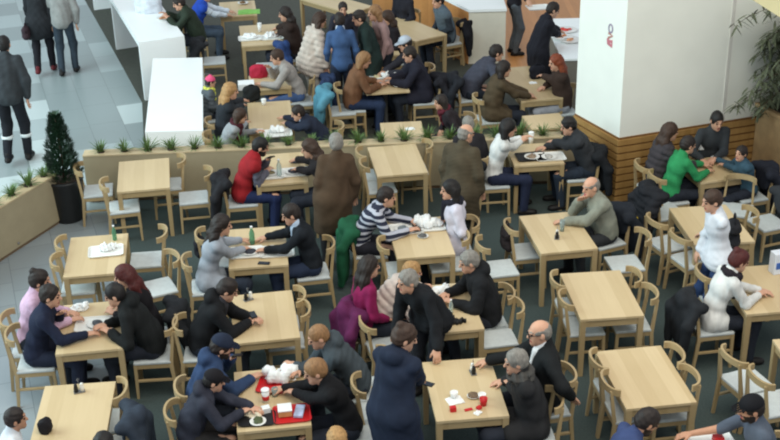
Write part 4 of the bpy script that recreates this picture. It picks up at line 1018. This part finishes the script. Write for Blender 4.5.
# walkers in the mall
person(None, 92, 'man in dark grey jacket walking away, reflective bands on trousers', head=(4, 45), pose='stand', s=1.1, hair='short', haircol='black', top=(54, 58, 62), topkind='jacket', legs=(30, 32, 38), stride=.22, bands=True, collar=.02, **U)
q = P(46.5, 73, 0); person((q[0], q[1]), 96, 'woman in short black coat and dark red boots walking away', pose='stand', top=(38, 40, 44), topkind='coat', hem=.55, legs=(28, 28, 34), shoes=(96, 34, 40), stride=.34, hair='long', haircol='dark', slim=.92, **U)
q = P(69.5, 73.5, 0); person((q[0], q[1]), 94, 'person in light grey jacket and dark jeans walking away', pose='stand', top=(140, 140, 138), topkind='jacket', legs=(52, 62, 72), stride=.2, hair='short', haircol='dark', **U)
# ------------------------------------------------------------------ jackets and bags
def jc(px, py, face, *a, **k): q = P(px, py, .45); return jacket(q[0], q[1], face, *a, **k)
def jt(n, side, off, gap, *a, **k):
    W, L = TB[n][3:]; yaw = TB[n][2]; p = tpt(n, (-1 if side == 'L' else 1)*(W/2+gap), off); return jacket(p[0], p[1], yaw+(0 if side == 'L' else 180), *a, **k)
OBJ = {o['label']: o for o in C.objects if 'label' in o and o['category'] == 'chair'}
def jon(lab, *a, **k):
    o = OBJ[lab]; return jacket(o.location.x, o.location.y, math.degrees(o.rotation_euler.z)+90, *a, **k)
jon('chair of the man in red vest', 'black jacket hung on the red vest man\'s chair', (36, 36, 40))
jon('chair of the striped sweater man', 'long green coat hung on the striped man\'s chair', (32, 86, 60), length=.76)
jon('wooden chair under black puffer jacket left of green sweatshirt person', 'black puffer jacket hung left of the green sweatshirt person', (34, 35, 40), puffer=True, length=.6)
jon('chair of the white cardigan woman at right edge', 'black jacket hung behind the white cardigan woman', (36, 38, 42), length=.62)
jon('chair of the bald man in sage grey jacket', 'dark navy jacket with yellow panel behind the bald sage jacket man', (36, 40, 48), length=.6, trim=(196, 168, 40))
jon('empty chair near right of the bottom left table under dark jacket', 'slate blue jacket hung right of the bottom left table', (48, 56, 68), length=.62)
jon('chair of the charcoal jacket man beside pillar', 'black jacket hung beside the slatted pillar', (32, 34, 38), length=.6)
jon('dark draped chair beside the cream service counter', 'black jacket hung beside the cream service counter', (28, 28, 34), length=.6)
jon('chair under navy jacket behind the planter wall, centre left', 'navy jacket hung behind the navy man near planter wall', (42, 56, 86), length=.6)
jon('chair under light blue jacket behind the planter wall', 'light blue jacket hung behind the tan jacket woman', (86, 140, 160), length=.55)
jon('chair under black coat beside the blue vest man', 'black coat hung behind the blue vest man', (40, 42, 46), length=.64)
jon('chair draped with blue denim jacket behind grey sweater man', 'blue denim jacket draped beside the grey sweater man', (44, 66, 112))
jon('chair of the teal sweater child', 'dark navy coat hung behind the teal sweater child', (38, 40, 50), length=.62)
jon('chair of the magenta sweater woman', 'plum coat hung behind the magenta sweater woman', (92, 34, 74), length=.55)
jon('chair of the slate jacket man', 'long black jacket hung behind the slate jacket man', (34, 36, 42), length=.62)
jon('chair of the bright blue vest man', 'dark grey jacket hung behind the bright blue vest man', (46, 48, 54), length=.6)
jon('chair of the dark navy coat man', 'black jacket hung behind the dark navy coat man', (34, 34, 40), length=.62)
jon('chair of the red-haired woman in black', 'black jacket hung behind the red-haired woman in black', (36, 38, 42), length=.5)
jon('chair of the child in white shirt', 'red jacket hung behind the child in white shirt', (168, 34, 44))
q = P(768, 222, .45); chair(q[0], q[1], 200, 'chair under dark grey coat at the right edge'); jacket(q[0], q[1], 200, 'long dark grey coat hung on a chair at right edge', (50, 52, 56), length=.66)
q = tpt('T6', -.35-.36, .28); bag(q, 'black handbag hanging on chair left of the long-haired woman', (32, 32, 38), (.26, .12, .24), 95, z=.52)
q = tpt('T11', -.60, .12); bag(q, 'dark bag with pink lining left of the bald man\'s table', (44, 38, 40), (.3, .14, .3), 98, z=.50)
q = P(733, 236, 1.0); bag(q, 'black shoulder bag carried by the standing white shirt person', (34, 34, 38), (.32, .15, .34), 80, z=.86)
q = P(252, 100, .73); bag(q, 'black bag standing on tan table beside blond woman', (30, 32, 32), (.24, .16, .2), 10, z=.735)
q = P(259, 77, .73); bag(q, 'red bag standing on tan table before grey sweater man', (172, 42, 64), (.28, .16, .17), 8, z=.735)
q = P(537, 71, .85); bag(q, 'black bag held by the red-haired woman in brown', (28, 28, 36), (.26, .14, .18), 20, z=.74)
q = P(46, 432, .73); bag(q, 'black bag on left corner of the bottom left table', (32, 30, 34), (.08, .09, .12), 80, z=.735, strap=False)
jon('chair of the white shirt woman before planter wall', 'black jacket hung behind the white shirt woman', (34, 36, 40), length=.4)
q = P(28, 58, 1); bag(P(26.5, 36, .78), 'dark bag carried by the walking woman in black coat', (58, 44, 50), (.24, .12, .24), 95, z=.72)
# ------------------------------------------------------------------ things on the tables
tt = lambda px, py, z=.732: P(px, py, z)
tray(tt(106, 252), 10, 'white tray with crumpled wrapping beside the green bottle'); paper(tt(107, 250), 'crumpled white wrapping on tray beside green bottle', (.26, .16, .06), 10, 3, z=.745)
bottle(tt(115, 240), 'small green bottle on the table with one tray', h=.2)
tray(tt(95, 325), 5, 'white tray before the hunched man in black'); plate(tt(97, 324, .745), 'plate with dark food before the hunched man', food=(80, 84, 90), seed=2)
paper(tt(80, 309), 'white napkin heap before the pink top woman', (.2, .16, .06), 0, 5)
shakers(tt(79.5, 392), 'condiment stand on the bottom left table', 20); shakers(tt(248.5, 300), 'condiment stand on the phone man\'s table', 30)
shakers(tt(473, 373), 'condiment stand on the cup strewn table', 100); shakers(tt(557, 238), 'condiment stand on the bald sage jacket man\'s table', 80)
phone(tt(253, 315, .83), 'black phone held by the man in black jacket', 20, z=.83)
tray(tt(246, 253.5), 6, 'white tray before the long-haired woman in grey'); plate(tt(249, 252, .745), 'plate of dark food before the long-haired woman', food=(58, 60, 70), seed=4)
tray(tt(277, 252.5), 6, 'white tray before the man in black sweater'); plate(tt(272, 250, .745), 'plate before the man in black sweater', food=(60, 60, 60), seed=6)
bottle(tt(252.5, 244), 'green bottle between long-haired woman and black sweater man', h=.24); phone(tt(264, 263.5), 'black phone at near edge of the two-tray table', 80)
tray(tt(296, 173), 8, 'white tray before the brown-haired woman by planter wall'); plate(tt(293, 172, .745), 'plate of dark food on tray opposite red vest man', food=(64, 64, 72), seed=8)
tray(tt(269, 176), 8, 'white tray before the red vest man'); plate(tt(270.5, 173.5, .745), 'plate of food before the red vest man', food=(120, 110, 80), seed=9)
bottle(tt(279.5, 176), 'clear bottle on the red vest man\'s table', CLEAR, .25); phone(tt(296, 162.5), 'black phone at far side of red vest man\'s table', 85)
tray(tt(406, 230), 6, 'white tray before the striped sweater man'); plate(tt(403, 229, .745), 'plate on tray before the striped sweater man', food=(120, 130, 136), seed=12)
tray(tt(428, 227), 6, 'white tray before the white cardigan and scarf woman'); paper(tt(428, 225), 'heap of crumpled white paper before the scarf woman', (.38, .28, .12), 10, 7, z=.745); plate(tt(423, 237), 'small bowl at near side of the paper heap', r=.07, food=(90, 90, 90), seed=3, z=.733)
tray(tt(531, 157.5), 8, 'dark tray before the white shirt woman', BLACK); plate(tt(532, 157, .745), 'plate of food before the white shirt woman', food=(150, 130, 110), seed=14)
tray(tt(550, 157.5), 5, 'white tray before the charcoal jacket man'); plate(tt(549, 157, .745), 'plate of food before the charcoal jacket man', food=(180, 176, 170), seed=15)
cup(tt(531, 143), 'tall white paper cup on the white shirt woman\'s table', h=.16)
glass(tt(562, 231), 'drinking glass held by the bald sage jacket man', .15)
paper(tt(438, 292), 'folded white newspaper read by the grey-haired man', (.36, .26, .05), 30, 9, name='newspaper', cat='newspaper')
bottle(tt(451, 313), 'small pale green bottle on the newspaper table', CLEAR, .17); paper(tt(457.5, 322), 'black gloves lying on the newspaper table', (.2, .12, .05), 10, 11, BLACK, 'gloves', 'gloves'); phone(tt(471, 313), 'black phone before the grey-haired man in black', 60)
napkin(tt(455, 401), 'folded white napkin among cups on cup table', 20, (.16, .13)); cup(tt(454, 398), 'white paper cup on the cup table', h=.07, lid=False)
boxy(tt(453, 411), 'small red box at near left of cup table', (.06, .05, .05), RED, 'snack_box', 'box', 10); boxy(tt(468.5, 410), 'flat red packet at near middle of cup table', (.08, .035, .012), RED, 'packet', 'packet', 20)
cup(tt(483.5, 405), 'red and white paper cup at right of cup table', RED, .08, lid=False); plate(tt(473, 397), 'small dish at centre of cup table', r=.06, food=(110, 90, 70), seed=21, z=.733); napkin(tt(478, 413), 'small white napkin at near right of cup table', 50, (.08, .06))
cup(tt(482, 399), 'white paper cup at right of cup table', h=.06, lid=False); boxy(tt(479, 409), 'crumpled red packet leaning near the right cup', (.05, .04, .03), RED, 'packet', 'packet', 40)
phone(tt(427, 384, .92), 'phone held by the navy coat woman', 60, z=.92)
tray(tt(292, 415), 8, 'red tray with burger box at the fast food table', RED, .36, .3); boxy(tt(285, 413, .75), 'open paper burger box on the red tray', (.13, .13, .06), mat('kraft', (196, 150, 96), .7), 'burger_box', 'box', 8, .745, lidm=WHITE)
boxy(tt(299.5, 412, .75), 'white and blue paper packet on the red tray', (.09, .19, .03), mat('blue_white', (176, 186, 214), .6, 16, .3), 'packet', 'packet', -5, .745)
tray(tt(274, 383), 82, 'second red tray under the white wrapper heap', RED, .4, .3); paper(tt(284, 377), 'big heap of white wrappers at far side of fast food table', (.4, .3, .14), 30, 13, z=.745)
cup(tt(266, 402), 'red banded paper cup on the fast food table', WHITE, .14, band=RED); glass(tt(275, 396), 'dark drink in glass on the fast food table', .09)
tray(tt(257, 420), 4, 'dark tray before the child in black cap', BLACK, .36, .24); paper(tt(253, 416), 'food wrapper before the child in black cap', (.18, .14, .05), 0, 15, mat('wrap_cream', (212, 200, 176), .6), z=.745); plate(tt(258, 422, .745), 'bowl of green food before the child in cap', r=.08, food=(80, 90, 60), seed=31)
boxy(tt(266, 412), 'small white paper box beside the red banded cup', (.08, .07, .06), WHITE, 'snack_box', 'box', 20)
boxy(tt(702.5, 153), 'white paper box held over family table', (.14, .1, .16), WHITE, 'paper_box', 'box', 10, .80)
napkin(tt(718, 157), 'crumpled white napkin at far side of family table', 30)
o = boxy(tt(777, 272), 'white and blue display box on the right edge table', (.16, .12, .26), mat('blue_white2', (224, 230, 240), .5, 8, .05), 'display_box', 'box', 15)
g = MB(); g.box((0, -.061, .11), (.12, .004, .08)); g.build('blue_print', mat('print_blue', (70, 110, 190), .5), o)
tray(tt(712, 444), 8, 'white tray on table below the lower right frame edge', CER); boxy(tt(718, 441, .75), 'small red box on the tray at bottom edge', (.09, .08, .06), RED, 'snack_box', 'box', 10, .745)
# beyond the planter wall
tray(tt(278, 134), 8, 'white tray before navy man behind planter wall'); paper(tt(277, 132), 'crumpled white paper on tray behind planter wall', (.26, .18, .07), 0, 17, z=.745)
cup(tt(264, 105), 'white cup on tan table behind planter wall', h=.09); napkin(tt(258, 131), 'white napkin before the grey sweater girl', 10)
boxy(tt(246.5, 88), 'white paper box on the red bag table', (.26, .22, .1), WHITE, 'paper_box', 'box', 8)
tray(tt(250, 39), 8, 'left white tray on the two-tray table'); paper(tt(250, 38), 'white wrapping on left tray, far left back', (.3, .2, .07), 0, 19, z=.745); tray(tt(272, 38), 8, 'right white tray on the two-tray table'); paper(tt(271, 37), 'white wrapping on right tray, far left back', (.3, .2, .06), 0, 23, z=.745)
cup(tt(260, 32), 'white cup between the two trays', h=.16)
napkin(tt(249, 12), 'large bright green paper sheet on furthest left table', 5, (.42, .3), mat('green_paper', (132, 196, 92), .6), name='paper_sheet', cat='paper'); plate(tt(243, 4), 'white plate beside the green paper', z=.745)
tray(tt(390, 81), 6, 'white tray on the pedestal table'); paper(tt(391, 78), 'white wrappers on the pedestal table', (.34, .22, .08), 15, 25, z=.745); plate(tt(377, 78), 'plate with pale food at left of pedestal table', r=.13, food=(206, 190, 150), seed=41)
boxy(tt(384, 70), 'cardboard food box at far side of pedestal table', (.26, .24, .05), mat('kraft', (196, 150, 96), .7), 'food_box', 'box', 20); plate(tt(397, 87), 'dark bowl near right edge of pedestal table', r=.06, food=(30, 30, 30), seed=43)
napkin(tt(533, 83), 'white napkin on the long tan table', 10, (.12, .09)); napkin(tt(410, 129), 'white napkin on small table behind centre planter wall', 10, (.14, .1))
bag(P(149, 12, 1.06), 'crumpled white plastic bag on the long white counter', (206, 212, 222), (.42, .3, .24), 0, z=1.065, strap=False, name='plastic_bag'); plate(P(163, 19, 1.06), 'plate of food on the long white counter', z=1.065, r=.12, food=(190, 130, 90), seed=45)
b0 = BUF.location
for i, (px, py, col, nm) in enumerate(((562, 37, (222, 140, 84), 'orange food piled at left front of buffet'), (570, 40, (230, 160, 120), 'orange food piled at near right of buffet'), (566, 30, (206, 70, 60), 'red food piled at back of buffet'))):
    q = P(px, py, .97); plate(q, nm, z=.962, r=.2, food=col, seed=50+i)
tray(P(538, 8, 1.12), 10, 'white tray carried by person in grey trousers'); bpy.data.objects[C.objects[-1].name].location.z = 1.12
# ------------------------------------------------------------------ light: overcast skylight over the mall at left, a bright hall above
W_ = bpy.data.worlds.new('hall'); bpy.context.scene.world = W_; W_.use_nodes = True
W_.node_tree.nodes['Background'].inputs[0].default_value = (.80, .88, .95, 1); W_.node_tree.nodes['Background'].inputs[1].default_value = .68
def area(name, loc, tgt, size, e, col):
    l = bpy.data.lights.new(name, 'AREA'); l.shape = 'RECTANGLE'; l.size, l.size_y = size; l.energy = e; l.color = col
    o = bpy.data.objects.new(name, l); C.objects.link(o); o.location = loc
    o.rotation_euler = (Vector(tgt)-Vector(loc)).to_track_quat('-Z', 'Y').to_euler(); return o
area('skylight', (-15, 13, 7.5), (2, 17, 1.5), (15, 9), 2700, (.75, .97, 1.))
area('hall_lamps', (2.5, 7.5, 11.5), (2, 15, 0), (10, 10), 1100, (1., .94, .79))
sc = bpy.context.scene
sc.view_settings.view_transform = 'Standard'; sc.view_settings.look = 'None'; sc.view_settings.gamma = 1.; sc.view_settings.exposure = 0.
sc.view_settings.use_curve_mapping = False
sc.cycles.filter_width = 2.1
sc.cycles.max_bounces = 6
